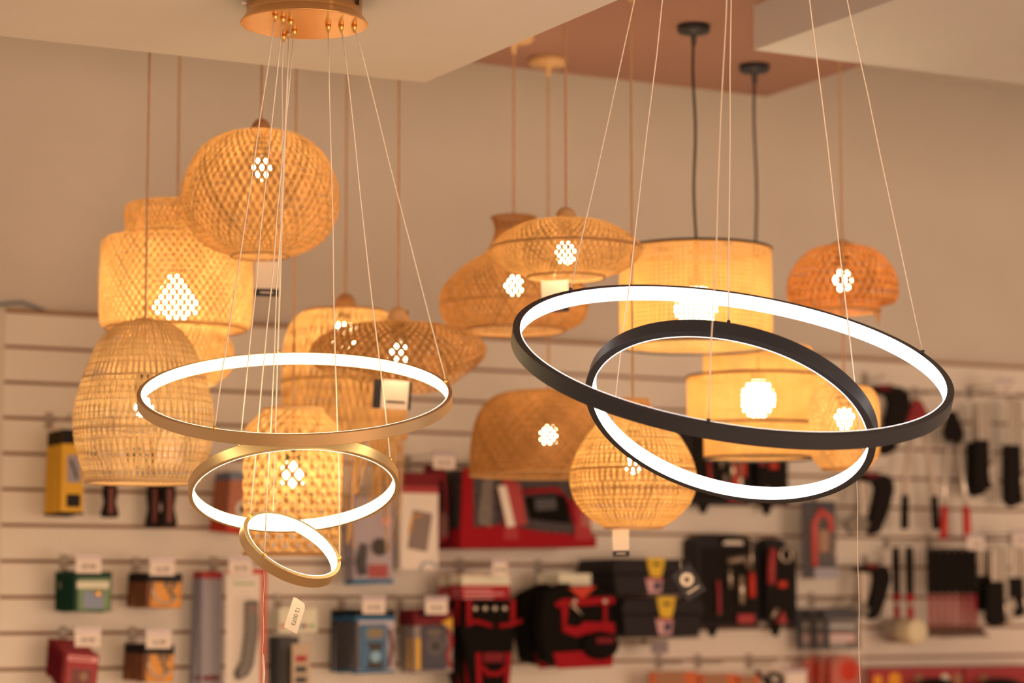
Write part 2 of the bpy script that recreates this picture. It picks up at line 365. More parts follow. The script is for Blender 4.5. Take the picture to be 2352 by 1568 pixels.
def paper_tag(px, py, wpx, hpx, navy=True, side='bottom', ry=0., logo=False, dz=0.):
    def f(t, base, zc):
        s = zc/FPX; c = at(px, py, zc+dz)-base; wd, h = wpx*s, hpx*s
        e = bpy.data.objects.new('hang_tag', None)
        X = Matrix.Translation(c) @ Matrix.Rotation(-YAW, 4, 'Z') @ Matrix.Rotation(ry, 4, 'Y')
        o = MB().box((0, 0, 0), (wd, .0015, h)).obj('hang_tag', M_navy if logo else M_paper, t, xf=X)
        if logo:
            MB().tube([(0, -.0010, h*.12), (0, -.0016, h*.12)], wd*.31, 28).obj('round_logo', M_paper, o, xf=X)
            MB().box((-.0,  -.0019, h*.17), (wd*.24, .0006, wd*.09)).box((0, -.0019, h*.07), (wd*.24, .0006, wd*.09)).box((-wd*.09, -.0019, h*.12), (wd*.06, .0006, wd*.24)).box((wd*.09, -.0019, h*.12), (wd*.06, .0006, wd*.24)).obj('logo_mark', M_navy, o, xf=X)
            MB().box((0, -.0012, -h*.27), (wd*.62, .0006, h*.05)).obj('printed_line', M_paper, o, xf=X)
        elif side == 'bottom':
            MB().box((0, -.0009, -h*.40), (wd*1.01, .0009, h*.22)).obj('navy_band', M_navy, o, xf=X)
            MB().box((0, -.0016, -h*.40), (wd*.55, .0004, h*.035)).obj('printed_line', M_paper, o, xf=X)
        elif side == 'left':
            MB().box((-wd*.40, -.0009, 0), (wd*.22, .0009, h*1.0)).obj('navy_band', M_navy, o, xf=X); MB().box((wd*.47, -.0009, 0), (wd*.08, .0009, h)).obj('navy_edge', M_navy, o, xf=X)
            MB().box((wd*.1, -.0012, -h*.25), (wd*.5, .0006, h*.07)).obj('printed_line', M_ink, o, xf=X)
        a = X @ Vector((0, 0, h/2)); MB().tube([a, a+Vector((0, 0, .02+dz*0))], .0008, 5).obj('tag_string', M_cable, o, True)
    return f

lamp('bamboo_pendant_lamp', 'large round bamboo pendant lamp hanging topmost at the left', 598, 5.5,
     [(26, 302), (85, 308), (140, 345), (172, 405), (181, 455), (172, 510), (140, 556), (96, 580), (66, 590)], Zm,
     dict(N=60, cov=.62, twist=1.35, seg=44, d=.0014), M_bam, bulb=(607, 388), energy=6.2, cap=(23, 270, M_cap), rims=[(66, 590, .003, M_rim), (28, 303, .003, M_rim)],
     tagspec=paper_tag(614, 640, 56, 80, ry=.03))
lamp('bamboo_pendant_lamp', 'three-tiered wide bamboo pendant lamp behind and left of the round one', 405, 5.8,
     [(60, 462), (112, 468), (122, 490), (122, 538), (165, 550), (174, 580), (174, 728), (160, 755), (118, 762), (132, 800), (128, 850), (90, 885)], Zm,
     dict(N=64, cov=.62, twist=2.4, seg=64, d=.001), M_bam, bulb=(402, 688), energy=5.8, bulb_r=.056, pear=True, rims=[(123, 541, .003, M_rim), (160, 757, .003, M_rim), (62, 462, .003, M_rim)])
lamp('cane_pendant_lamp', 'pale open-weave cane dome pendant lamp lowest at the left', 331, 5.2,
     [(14, 730), (68, 745), (105, 785), (134, 850), (157, 925), (161, 985), (150, 1045), (128, 1108)], Zm,
     dict(N=66, cov=.27, twist=.45, seg=40, d=.001, hoops=30, hcov=.17), M_cane, bulb=(343, 936), energy=3.2, bulb_r=.02, rims=[(128, 1108, .004, M_capl), (160, 990, .002, M_capl), (141, 870, .002, M_capl), (16, 732, .003, M_capl)],
     extra=lambda t, pr, s, zz, sh: weave(pr[:5], N=66, cov=.36, twist=0, seg=30, straight=True).obj('rib_layer', M_cane, sh))
def fringe(t, pr, s, zz, sh):
    b = MB(); R = pr[-1][0]
    for k in range(150):
        a = rnd.uniform(0, 2*PI); r = R*rnd.uniform(.9, 1.02); z0 = zz(1000); L = rnd.choice([rnd.uniform(.02, .12), rnd.uniform(.05, .2), rnd.uniform(.15, .30)])
        sl = rnd.uniform(-.22, .22); bend = rnd.uniform(-.15, .15); wd = .0026; vv = []
        for i in range(7):
            u = i/6; aa = a+sl*u+bend*u*u; rr = r*(1-.10*u*rnd.uniform(.5, 1)); z = z0-L*u
            for sg in (-1, 1):
                q = aa+sg*wd/r; vv.append((rr*math.cos(q), rr*math.sin(q), z))
        b.add(vv, [(2*i, 2*i+1, 2*i+3, 2*i+2) for i in range(6)])
    b.obj('loose_strands', M_bam, sh)
lamp('bamboo_pendant_lamp', 'bell-shaped bamboo pendant lamp with long loose strands at its bottom edge', 792, 6.05,
     [(28, 706), (92, 714), (126, 745), (142, 800), (144, 878), (144, 940), (143, 1008)], Zm,
     dict(N=58, cov=.58, twist=.6, seg=40, d=.0012), M_bam, bulb=(766, 768), bulb_r=.036, energy=4.0, cap=(24, 672, M_cap), rims=[(145, 878, .003, M_rim), (92, 714, .003, M_rim)], extra=fringe)
def wavy(q, a, t):
    k = t*t; return q+Vector((0, 0, k*(.022*math.cos(2*(a+.49))+.010*math.cos(3*(a+.49))-.004)))
lamp('bamboo_pendant_lamp', 'wavy hat-shaped bamboo pendant lamp with pale wooden cap', 914, 5.6,
     [(20, 740), (80, 743), (140, 757), (184, 783), (203, 815), (197, 842), (172, 862)], Zm,
     dict(N=62, cov=.60, twist=1.05, seg=36, d=.0014), M_bamd, bulb=(905, 812), energy=3.4, cap=(25, 704, M_capl), mod=wavy, rims=[(22, 741, .003, M_rim)],
     tagspec=paper_tag(901, 906, 86, 66, side='left', ry=.06))
lamp('bamboo_pendant_lamp', 'cylindrical honeycomb-lattice bamboo pendant lamp seen behind the gold rings', 672, 5.62,
     [(66, 938), (74, 948), (102, 975), (112, 1010), (112, 1200), (110, 1272)], Zm,
     dict(N=24, cov=.44, twist=2.36, seg=48, d=.0014), M_bam, bulb=(663, 1090), energy=6.5, rims=[(67, 939, .004, M_capl), (111, 1272, .003, M_rim)], bulb_r=.03)
lamp('bamboo_pendant_lamp', 'gourd-shaped bamboo pendant lamp with tall open neck', 1180, 5.98,
     [(50, 498), (44, 530), (62, 575), (120, 615), (162, 660), (171, 700), (158, 740), (118, 760)], Zm,
     dict(N=74, cov=.62, twist=1.25, seg=44, d=.0012), M_bamd, bulb=(1178, 657), energy=7.0, rims=[(51, 498, .003, M_rim), (171, 702, .0022, M_rim), (118, 760, .004, M_rim)])
lamp('bamboo_pendant_lamp', 'flattened saucer-shaped bamboo pendant lamp with seam around its middle', 1300, 5.53,
     [(24, 503), (90, 511), (140, 535), (170, 562), (175, 575), (168, 592), (140, 618), (88, 637)], Zm,
     dict(N=72, cov=.62, twist=1.1, seg=40, d=.0013), M_bam, bulb=(1310, 582), energy=5.0, cap=(24, 475, M_capl), rims=[(175, 572, .003, M_rim), (88, 638, .003, M_rim), (26, 504, .003, M_rim)],
     tagspec=paper_tag(1275, 680, 62, 72, ry=-.04))
lamp('bamboo_pendant_lamp', 'large dark half-dome bamboo pendant lamp above the red tool bag', 1260, 6.21,
     [(14, 896), (90, 899), (138, 918), (168, 965), (180, 1030), (182, 1092)], Zm,
     dict(N=84, cov=.70, twist=1.5, seg=44, d=.0012), weave_mat('brown_bamboo_strips', (.40, .22, .10), .30, (.64, .32, .10)), bulb=(1250, 1000), energy=2.0, rims=[(182, 1092, .003, M_rim), (16, 896, .003, M_rim)])
lamp('cane_pendant_lamp', 'pale teardrop-shaped woven pendant lamp above the black toolboxes', 1454, 5.4,
     [(34, 915), (52, 945), (95, 985), (130, 1040), (146, 1098), (134, 1150), (100, 1190), (66, 1212)], Zm,
     dict(N=64, cov=.48, twist=.5, seg=44, d=.001, hoops=34, hcov=.40), M_pale, bulb=(1455, 1066), energy=5.5, bulb_r=.02, rims=[(66, 1212, .003, M_capl), (143, 1080, .0018, M_rim), (142, 1126, .0018, M_rim), (112, 1010, .0018, M_rim), (35, 916, .003, M_capl)],
     tagspec=paper_tag(1426, 1246, 38, 62, ry=-.02))
def drum_rims(rows): return [(hw, y, .0032, M_black) for hw, y in rows]
lamp('drum_pendant_lamp', 'large cane-webbing drum pendant lamp with black rims', 1598, 5.88,
     [(174, 572), (174.5, 640), (174.5, 720), (174, 796)], Zm,
     dict(N=96, cov=.58, twist=0, seg=10, d=.0008, hoops=22, hcov=.58, straight=True), M_web, bulb=(1598, 710), energy=3.4, bulb_r=.052, cord='black', canopy='black', rims=drum_rims([(175, 572), (175, 797)]),
     extra=lambda t, pr, s, zz, sh: MB().tube([(-174*s, 0, zz(576)), (174*s, 0, zz(576))], .002, 6).tube([(0, -174*s, zz(576)), (0, 174*s, zz(576))], .002, 6).obj('spider_bar', M_black, t, True))
def tiers(t, pr, s, zz, sh):
    for a, b, hw in ((865, 978, 162), (978, 1054, 124)):
        weave([(hw*s, zz(a)), (hw*s, zz((a+b)/2)), (hw*s, zz(b))], N=92, cov=.58, twist=0, seg=6, d=.0008, hoops=int((b-a)/10.4), hcov=.58, straight=True).obj('lower_tier', M_web, sh)
    for hw0, hw1, y in ((124, 162, 866), (124, 162, 978)):
        b = MB(); b.lathe([(hw0*s, zz(y)), (hw1*s, zz(y))], 64).obj('tier_ledge', M_web, sh)
lamp('drum_pendant_lamp', 'three-tiered cane-webbing drum pendant lamp with black cord, below the larger drum', 1740, 6.31,
     [(124, 800), (124, 820), (124, 845), (124, 866)], Zm,
     dict(N=92, cov=.58, twist=0, seg=6, d=.0008, hoops=6, hcov=.58, straight=True), M_web, bulb=(1738, 917), energy=3.7, bulb_r=.046, cord='black', canopy='black', rims=drum_rims([(163, 866), (163, 978), (124.5, 1054)]), extra=tiers,
     tagspec=paper_tag(1582, 1338, 50, 70, logo=True, ry=-.55, dz=-.05))
lamp('bamboo_pendant_lamp', 'mushroom-shaped reddish bamboo pendant lamp at the right', 1935, 6.07,
     [(22, 560), (74, 574), (110, 610), (127, 655), (120, 695), (84, 697), (84, 715)], Zm,
     dict(N=42, cov=.52, twist=.95, seg=40, d=.0013), weave_mat('reddish_bamboo_strips', (.44, .20, .09), .34, (.75, .34, .10)), bulb=(1932, 645), energy=2.9, cap=(14, 548, M_cap), rims=[(84, 716, .003, M_rim), (23, 560, .003, M_rim)],
     extra=lambda t, pr, s, zz, sh: MB().prism([(60*s, zz(700)), (88*s, zz(706)), (82*s, zz(748))], -.001, .001).obj('hang_tag', M_cap, t, xf=Matrix.Rotation(-YAW, 4, 'Z')))
lamp('bamboo_pendant_lamp', 'small rounded-cylinder bamboo pendant lamp beside the tiered drum lamp', 1940, 5.9,
     [(22, 886), (60, 890), (77, 915), (80, 950), (80, 1020), (74, 1052), (52, 1078)], Zm,
     dict(N=40, cov=.60, twist=1.3, seg=40, d=.0012), M_bam, bulb=(1940, 962), energy=2.1, crad=.028, rims=[(52, 1078, .003, M_rim), (23, 886, .003, M_rim)])
#MERCH
# ------------------------------------------------------------------ goods on the tool wall
M_chrome = mat('zinc_wire', (.40, .37, .35), .5, .4); M_ticket = mat('price_ticket_paper', S(222, 172, 150), .5)
M_clear = mat('clear_blister', (.9, .88, .86), .1, alpha=.07, spec=.5); M_bag = mat('clear_bag_film', (.85, .8, .78), .12, alpha=.10, spec=.6)
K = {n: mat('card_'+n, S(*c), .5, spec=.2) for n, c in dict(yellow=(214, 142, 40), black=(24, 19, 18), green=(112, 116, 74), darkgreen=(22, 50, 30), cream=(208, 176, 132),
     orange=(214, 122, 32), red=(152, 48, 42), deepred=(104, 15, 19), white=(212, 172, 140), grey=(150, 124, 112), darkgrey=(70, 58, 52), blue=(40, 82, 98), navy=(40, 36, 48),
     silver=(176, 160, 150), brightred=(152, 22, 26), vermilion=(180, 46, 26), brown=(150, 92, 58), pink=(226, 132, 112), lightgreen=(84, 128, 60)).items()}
M_steel = mat('tool_steel', (.60, .56, .52), .28, .9); M_rubber = mat('black_rubber', (.010, .009, .009), .6, spec=.15); M_redgrip = mat('red_grip', S(190, 40, 30), .45)
M_nylon = mat('black_nylon', (.010, .009, .009), .9, spec=.08, bump=.4, scale=300); M_rednylon = mat('red_nylon', S(138, 18, 20), .8, spec=.1, bump=.3, scale=300)
M_darkplastic = mat('black_plastic', S(34, 24, 22), .55, spec=.2); M_latch = mat('yellow_latch', S(200, 140, 30), .4); M_palehead = mat('pale_mallet_rubber', S(206, 164, 116), .7)
def hook(px, py, L, label, tick=None, tick_px=None, dz=0., wide=.072, group='wire hooks of the tool wall'):
    p = W(px, py); t = T('display_hook', label, 'hook', (p.x, WD, p.z), group)
    MB().box((0, -.003, 0), (.022, .006, .046)).obj('backplate', M_chrome, t, bevel=.002)
    MB().tube([(0, -.002, -.004), (0, -L*.5, -.004), (0, -L+.012, -.002), (0, -L, .008)], .0026, 8).obj('prong', M_chrome, t, True)
    if tick:
        MB().tube([(0, -.002, .014), (0, -L*.6, .016), (0, -L-.012, .012)], .0018, 8).obj('ticket_arm', M_chrome, t, True)
        c = Vector((0, -L-.014, -.012+dz))
        k = MB().box(c, (wide, .0016, .038)).obj('price_ticket', M_ticket, t, bevel=.0005)
        MB().box(c+Vector((0, .0005, .026)), (wide+.004, .003, .014)).obj('ticket_holder', mat('ticket_plastic', S(176, 138, 120), .2), t)
        text(tick, .0185, M_ink, k, c+Vector((0, -.0012, -.002)), 'printed_price')
    return t
def rect(x0, y0, x1, y1, off):
    a = W(x0, (y0+y1)/2, off); b = W(x1, (y0+y1)/2, off); c = W((x0+x1)/2, y0, off); d = W((x0+x1)/2, y1, off)
    return (a.x+b.x)/2, c.z, b.x-a.x, c.z-d.z                    # centre x, top z, width, height
def packs(name, noun, cat, r, off, n, gap, build, group, dx=0., dz=0., tilt=0., back=None, where='on its hook'):
    """a file of equal packs on one hook: the front one is built, the ones behind are copies"""
    x, z, w_, h = rect(*r, off); t = T(name, f'{noun}, frontmost of its file' if n > 1 else noun, cat, (x, WD-off, z), group if n > 1 else None, ry=tilt)
    build(t, w_, h)
    for k in range(1, n):
        dup(t, (x+dx*k+rnd.uniform(-.002, .002), WD-off+gap*k, z+dz*k+rnd.uniform(-.002, .002)), f'{noun}, {ORD[k]} from front', tilt+rnd.uniform(-.045, .045))
    return t
def card(t, w_, h, m, name='card', th=.0016): return MB().box((0, 0, -h/2), (w_, th, h)).obj(name, m, t, bevel=.0006)
def band(t, w_, h, f0, f1, m, name, wf=1., xo=0., y=-.0012): return MB().box((xo*w_, y, -h*(f0+f1)/2), (w_*wf, .0008, h*(f1-f0))).obj(name, m, t)
def blister(t, w_, h, f0, f1, wf, depth, name='blister', m=None, xo=0.):
    z0, z1 = -h*f0, -h*f1; b = MB(); vv = []
    for s_, y in ((1, -.001), (.93, -depth*.6), (.82, -depth)):
        for sx, sz in ((-1, 1), (1, 1), (1, -1), (-1, -1)): vv.append((xo*w_+sx*w_*wf/2*s_, y, (z0+z1)/2+sz*(z0-z1)/2*s_))
    b.add(vv, [(0, 1, 5, 4), (1, 2, 6, 5), (2, 3, 7, 6), (3, 0, 4, 7), (4, 5, 9, 8), (5, 6, 10, 9), (6, 7, 11, 10), (7, 4, 8, 11), (8, 9, 10, 11)])
    return b.obj(name, m or M_clear, t, bevel=.002)
def lines(t, w_, h, rows, m, name='printed_lines', y=-.0018):
    for f, x0, x1, th in rows: MB().box(((x0+x1)/2*w_, y, -f*h), ((x1-x0)*w_, .0005, th*h)).obj('printed_line', m, t)

# -- yellow packs of the left edge
hook(112, 966, .20, 'zinc hook holding the tall yellow packs at far left')
def b_(t, w_, h):
    card(t, w_, h, K['yellow']); band(t, w_, h, 0, .17, K['black'], 'header'); band(t, w_, h, .30, .62, K['grey'], 'picture', .62, .06)
    MB().tube([(-.1*w_, -.002, -.36*h), (.06*w_, -.002, -.46*h), (.2*w_, -.002, -.58*h)], .003, 6).obj('pictured_tool', K['black'], t)
    band(t, w_, h, .76, .91, K['black'], 'dark_square', .62, .06); band(t, w_, h, .965, 1, K['black'], 'base_edge')
packs('hanging_pack', 'tall yellow carded pack with black header at far left', 'pack', (141, 986, 192, 1182), .17, 6, .027, b_, 'tall yellow packs at far left')
# -- tools whose grips show under the open-weave lamp
def saw(px, y0, y1, wpx, label, off):
    x, z, w_, h = rect(px-wpx/2, y0, px+wpx/2, y1, off); t = T('hand_trowel', label, 'tool', (x, WD-off, z), 'dark handled tools below the cane dome lamp')
    MB().prism([(-.34*w_, .01), (.34*w_, .01), (.40*w_, -.3*h), (.30*w_, -.55*h), (.50*w_, -.93*h), (.36*w_, -h), (-.36*w_, -h), (-.50*w_, -.93*h), (-.30*w_, -.55*h), (-.40*w_, -.3*h)], -.012, .012).obj('grip', M_rubber, t, bevel=.004)
    MB().box((0, -.0125, -.5*h), (w_*.26, .002, h*.8)).obj('grip_inlay', mat('red_brown_inlay', S(112, 48, 38), .5), t, bevel=.0008)
    MB().tube([(0, 0, .0), (0, 0, .05)], .006, 8).obj('tang', M_steel, t, True)
    MB().prism([(-.045, .05), (.045, .05), (.03, .15), (-.03, .15)], -.0012, .0012).obj('blade', M_steel, t)
saw(252, 1112, 1188, 40, 'single dark grip with red-brown inlay under the cane dome lamp', .08)
saw(353, 1112, 1212, 38, 'left dark grip of the pair under the cane dome lamp', .06); saw(386, 1112, 1210, 40, 'right dark grip of the pair under the cane dome lamp', .10)
for x_ in (252, 345): hook(x_-14, 1047, .12, 'zinc hook holding the '+('single dark grip' if x_ == 252 else 'pair of dark grips')+' behind the cane dome lamp')
# -- green and brown packs
def green(t, w_, h):
    card(t, w_, h, K['darkgreen']); band(t, w_, h, .16, .97, K['green'], 'lit_olive_panel', .86, .04, -.0009); band(t, w_, h, 0, .16, K['darkgreen'], 'header'); band(t, w_, h, .24, .42, K['cream'], 'cream_band', .86)  # dark green edge and lighter olive face paint shade and glare into the card
    band(t, w_, h, .50, .92, mat('steel_blue_print', S(104, 104, 112), .4), 'picture', .52, .02)
    MB().ball((.13*w_, -.006, -.55*h), (.010, .005, .010)).obj('brass_fitting', mat('brass', (.9, .55, .2), .25, 1.), t, True); blister(t, w_, h, .46, .95, .66, .016)
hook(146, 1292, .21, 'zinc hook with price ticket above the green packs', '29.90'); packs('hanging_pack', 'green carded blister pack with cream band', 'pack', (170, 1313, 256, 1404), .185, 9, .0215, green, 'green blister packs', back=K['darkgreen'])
def chain(t, w_, h):
    card(t, w_, h, mat('shaded_brown_card', S(112, 56, 26), .5)); band(t, w_, h, .26, .99, K['orange'], 'lit_orange_panel', .86, .05, -.0009); band(t, w_, h, 0, .26, K['black'], 'header')  # brown card edge carries painted shade between filed packs; orange is the face
    MB().tube([(-.36*w_, -.006, -.25*h), (-.36*w_, -.008, -.55*h), (-.2*w_, -.008, -.82*h), (.08*w_, -.008, -.88*h), (.3*w_, -.008, -.75*h), (.34*w_, -.008, -.6*h)], .0034, 8).obj('coiled_tool', M_steel, t, True)
    for a, b in ((.05, -.34), (.26, -.34), (.16, -.52), (.26, -.70)): MB().ball((a*w_, -.005, b*h), (.008, .004, .009)).obj('fitting', mat('dark_steel', (.18, .15, .13), .4, .7), t, True)
    blister(t, w_, h, .2, .96, .86, .014)
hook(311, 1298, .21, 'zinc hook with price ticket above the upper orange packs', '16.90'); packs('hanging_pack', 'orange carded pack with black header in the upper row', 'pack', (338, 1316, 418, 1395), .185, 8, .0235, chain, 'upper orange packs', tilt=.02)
def redp(t, w_, h):
    card(t, w_, h, K['deepred']); band(t, w_, h, .02, .98, K['red'], 'lit_red_panel', .86, .05, -.0009); band(t, w_, h, .08, .22, K['pink'], 'pale_band', .82, .05); lines(t, w_, h, [(.15, -.3, .3, .05)], K['red'])  # deep red margin puts the shade behind the next pack into the colour
    band(t, w_, h, .42, .9, K['deepred'], 'picture', .56, .05); MB().ball((.1*w_, -.006, -.62*h), (.012, .005, .012)).obj('fitting', K['brown'], t, True); blister(t, w_, h, .36, .94, .7, .016)
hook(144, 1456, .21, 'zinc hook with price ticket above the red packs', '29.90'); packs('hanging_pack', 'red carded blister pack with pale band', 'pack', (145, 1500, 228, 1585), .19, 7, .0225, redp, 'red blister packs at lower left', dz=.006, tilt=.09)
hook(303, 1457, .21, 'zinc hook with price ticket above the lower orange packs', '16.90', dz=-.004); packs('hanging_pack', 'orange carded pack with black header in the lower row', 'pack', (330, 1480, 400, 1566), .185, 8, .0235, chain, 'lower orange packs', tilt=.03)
# -- packs seen through the middle gold ring
def orp(t, w_, h):
    card(t, w_, h, mat('rust_card', S(164, 88, 56), .5)); band(t, w_, h, 0, .14, mat('slate_card', S(104, 96, 96), .5), 'header')
    MB().tube([(0, -.002, -.62*h), (0, -.006, -.62*h)], .28*w_, 24).obj('round_label', K['white'], t); MB().tube([(0, -.0062, -.62*h), (0, -.007, -.62*h)], .16*w_, 20).obj('dark_core', K['black'], t); band(t, w_, h, .84, 1, K['vermilion'], 'base_band')
hook(462, 1062, .2, 'zinc hook behind the middle gold ring'); packs('hanging_pack', 'rust coloured carded pack seen through the middle gold ring', 'pack', (530, 1085, 600, 1222), .17, 7, .021, orp, 'rust packs behind the gold rings', tilt=.07)
# -- long packs
def longclear(t, w_, h):
    card(t, w_, h, K['grey']); band(t, w_, h, .0, .06, K['red'], 'header'); blister(t, w_, h, .08, .97, .8, .02); band(t, w_, h, .86, .90, K['deepred'], 'red_strip', .8)
hook(490, 1296, .2, 'zinc hook with price ticket above the long packs', '36.90')
packs('hanging_pack', 'long narrow greyish blister pack beside the rust-sided pack', 'pack', (462, 1312, 510, 1590), .11, 4, .024, longclear, 'long greyish blister packs')
def longcard(t, w_, h):
    card(t, w_, h, K['white']); MB().box((.42*w_, -.0012, -h*.52), (w_*.16, .0008, h*.96)).obj('orange_side', mat('rust_red_print', S(186, 80, 52), .5), t); band(t, w_, h, 0, .04, K['vermilion'], 'header')
    lines(t, w_, h, [(.12, -.32, .2, .012)], K['lightgreen'])
    MB().prism([(-.06*w_, -.26*h), (.24*w_, -.26*h), (.26*w_, -.5*h), (.14*w_, -.78*h), (.02*w_, -.86*h), (-.24*w_, -.90*h), (-.30*w_, -.84*h), (-.14*w_, -.74*h), (-.06*w_, -.5*h)], -.022, -.003).obj('black_tool', mat('glossy_black_tool', (.015, .014, .014), .15), t, bevel=.005)
    MB().box((.09*w_, -.023, -.33*h), (w_*.26, .002, h*.07)).obj('tool_collar', mat('brown_collar', S(92, 52, 40), .3), t); blister(t, w_, h, .22, .94, .62, .028)
packs('hanging_pack', 'long white and rust-red card with black tool under clear blister', 'pack', (518, 1306, 612, 1590), .19, 1, 0, longcard, None)
# -- small goods behind the tag
hook(637, 1382, .16, 'zinc hook above the small white box with coloured dots')
def smallbox(t, w_, h):
    MB().box((0, .012, -h/2), (w_, .03, h)).obj('box', K['cream'], t, bevel=.001)
    for f, m in ((-.40, 'vermilion'), (.10, 'blue'), (.18, 'brightred'), (.36, 'lightgreen')): MB().box((f*w_, -.0035, -.74*h), (w_*.11, .001, h*.14)).obj('colour_patch', K[m], t)
packs('small_box', 'small cream box with row of coloured patches beside the white tag', 'box', (640, 1396, 728, 1452), .15, 1, 0, smallbox, None)
def darkp(t, w_, h):
    card(t, w_, h, K['darkgrey']); blister(t, w_, h, .12, .95, .8, .02); MB().tube([(0, -.008, -.2*h), (.05*w_, -.008, -.9*h)], .008, 8).obj('dark_tool', M_rubber, t, True)
packs('hanging_pack', 'dark blister pack below the small cream box', 'pack', (640, 1462, 686, 1600), .12, 4, .024, darkp, 'dark packs below the cream box')
def strip(t, w_, h):
    card(t, w_, h, mat('tan_card', S(176, 132, 96), .5))
    for f in (.22, .42, .62): band(t, w_, h, f, f+.12, K['darkgrey'] if f > .3 else K['red'], 'picture', .6)
packs('hanging_pack', 'narrow tan card with three small pictures below the white tag', 'pack', (670, 1478, 712, 1600), .19, 1, 0, strip, None)
# -- multimeters
def meter_b(t, w_, h):
    card(t, w_, h, K['darkgrey']); band(t, w_, h, .16, .97, mat('pale_grey_card', S(182, 148, 132), .5), 'lit_pale_panel', .90, .04, -.0009); band(t, w_, h, 0, .10, K['black'], 'header'); band(t, w_, h, .10, .17, K['blue'], 'blue_strip'); band(t, w_, h, .96, 1, K['blue'], 'base_strip')  # dark grey card edge is painted shade of the file around the pale face
    b = MB().box((-.06*w_, -.0072, -.59*h), (w_*.68, .012, h*.72)).obj('multimeter', K['blue'], t, bevel=.004)
    MB().box((-.04*w_, -.0135, -.37*h), (w_*.40, .001, h*.16)).obj('screen', mat('olive_screen', S(112, 84, 50), .3), b)
    MB().prism([(-.24*w_, -.52*h), (.18*w_, -.52*h), (.08*w_, -.66*h), (.18*w_, -.93*h), (-.24*w_, -.93*h), (-.14*w_, -.66*h)], -.0142, -.0130).obj('dial_plate', K['black'], b)
    MB().tube([(-.03*w_, -.014, -.74*h), (-.03*w_, -.0162, -.74*h)], w_*.13, 20).obj('dial', mat('pale_blue_dial', S(112, 136, 140), .4), b)
    MB().tube([(.36*w_, -.007, -.3*h), (.42*w_, -.008, -.6*h), (.34*w_, -.008, -.92*h)], .005, 8).obj('probe_lead', K['deepred'], t, True); blister(t, w_, h, .2, .97, .92, .0172)
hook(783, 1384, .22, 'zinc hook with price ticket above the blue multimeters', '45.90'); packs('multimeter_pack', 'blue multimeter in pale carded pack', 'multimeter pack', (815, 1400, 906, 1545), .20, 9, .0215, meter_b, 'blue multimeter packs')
def meter_n(t, w_, h):
    card(t, w_, h, mat('taupe_card', S(132, 104, 88), .5)); band(t, w_, h, 0, .26, K['deepred'], 'header'); band(t, w_, h, .03, .12, K['navy'], 'name_strip', .4, -.2)
    MB().prism([(.2*w_, -.2*h), (.48*w_, -.12*h), (.48*w_, -.34*h)], -.0022, -.0014).obj('yellow_corner', K['yellow'], t)
    b = MB().box((-.02*w_, -.0072, -.60*h), (w_*.62, .012, h*.70)).obj('multimeter', K['navy'], t, bevel=.004)
    MB().box((-.02*w_, -.0135, -.36*h), (w_*.34, .001, h*.09)).obj('screen', mat('dark_olive_screen', S(84, 62, 40), .3), b)
    MB().tube([(0, -.013, -.58*h), (0, -.0142, -.58*h)], w_*.22, 24).obj('dial_plate', K['darkgrey'], b); MB().tube([(0, -.0142, -.58*h), (0, -.0165, -.58*h)], w_*.11, 16).obj('dial', K['black'], b)
    MB().box((-.40*w_, -.004, -.70*h), (w_*.11, .003, h*.5)).obj('yellow_strip', K['yellow'], t)
    MB().tube([(.34*w_, -.008, -.3*h), (.44*w_, -.010, -.5*h), (.32*w_, -.010, -.72*h), (.42*w_, -.010, -.92*h)], .006, 8).obj('probe_lead', K['brightred'], t, True); blister(t, w_, h, .2, .97, .92, .0172)
hook(917, 1385, .24, 'zinc hook with price ticket above the navy multimeters', '49.90'); packs('multimeter_pack', 'navy multimeter in dark carded pack with yellow corner', 'multimeter pack', (950, 1400, 1040, 1544), .20, 6, .022, meter_n, 'navy multimeter packs')
# -- clamp meter, pouch card, gloves
def clampm(t, w_, h):
    card(t, w_, h, mat('lilac_grey_card', S(158, 126, 114), .5)); band(t, w_, h, .95, 1, K['blue'], 'base_strip'); band(t, w_, h, .78, .93, K['red'], 'small_pictures', .5, .12)
    MB().tube([(-.26*w_, -.008, -.55*h), (-.34*w_, -.008, -.75*h), (-.3*w_, -.008, -.9*h)], [.012, .016, .014], 10).obj('grey_tool', K['darkgrey'], t, True)
    MB().tube([(.14*w_, -.003, -.58*h), (.14*w_, -.009, -.58*h)], .2*w_, 20).obj('meter_dial', K['black'], t); MB().tube([(.3*w_, -.003, -.28*h), (.3*w_, -.008, -.28*h)], .12*w_, 18).obj('meter_jaw', K['pink'], t); blister(t, w_, h, .1, .95, .94, .02)
hook(815, 1120, .2, 'zinc hook behind the loose strands of the bell-shaped lamp'); packs('hanging_pack', 'tall lilac-grey meter pack with blue base strip', 'pack', (812, 1140, 903, 1340), .18, 4, .03, clampm, 'clamp meter packs')
def pouch(t, w_, h):
    card(t, w_, h, K['white'], th=.02); band(t, w_, h, 0, .14, K['deepred'], 'header', y=-.011); band(t, w_, h, .14, .21, K['red'], 'red_strip', y=-.011)
    MB().box((.0, -.0125, -.6*h), (w_*.52, .004, h*.40), ry=.16).obj('pictured_pouch', mat('grey_brown_print', S(122, 92, 74), .6), t, bevel=.0015)
    MB().tube([(.0, -.013, -1.0*h), (.1*w_, -.013, -.93*h), (.34*w_, -.013, -.92*h), (.45*w_, -.013, -.98*h)], .0022, 6).obj('blue_arc', K['blue'], t, True)
    MB().tube([(-.28*w_, -.013, -.62*h), (-.2*w_, -.013, -.46*h), (.05*w_, -.013, -.44*h)], .003, 6).obj('orange_strap', K['orange'], t, True)
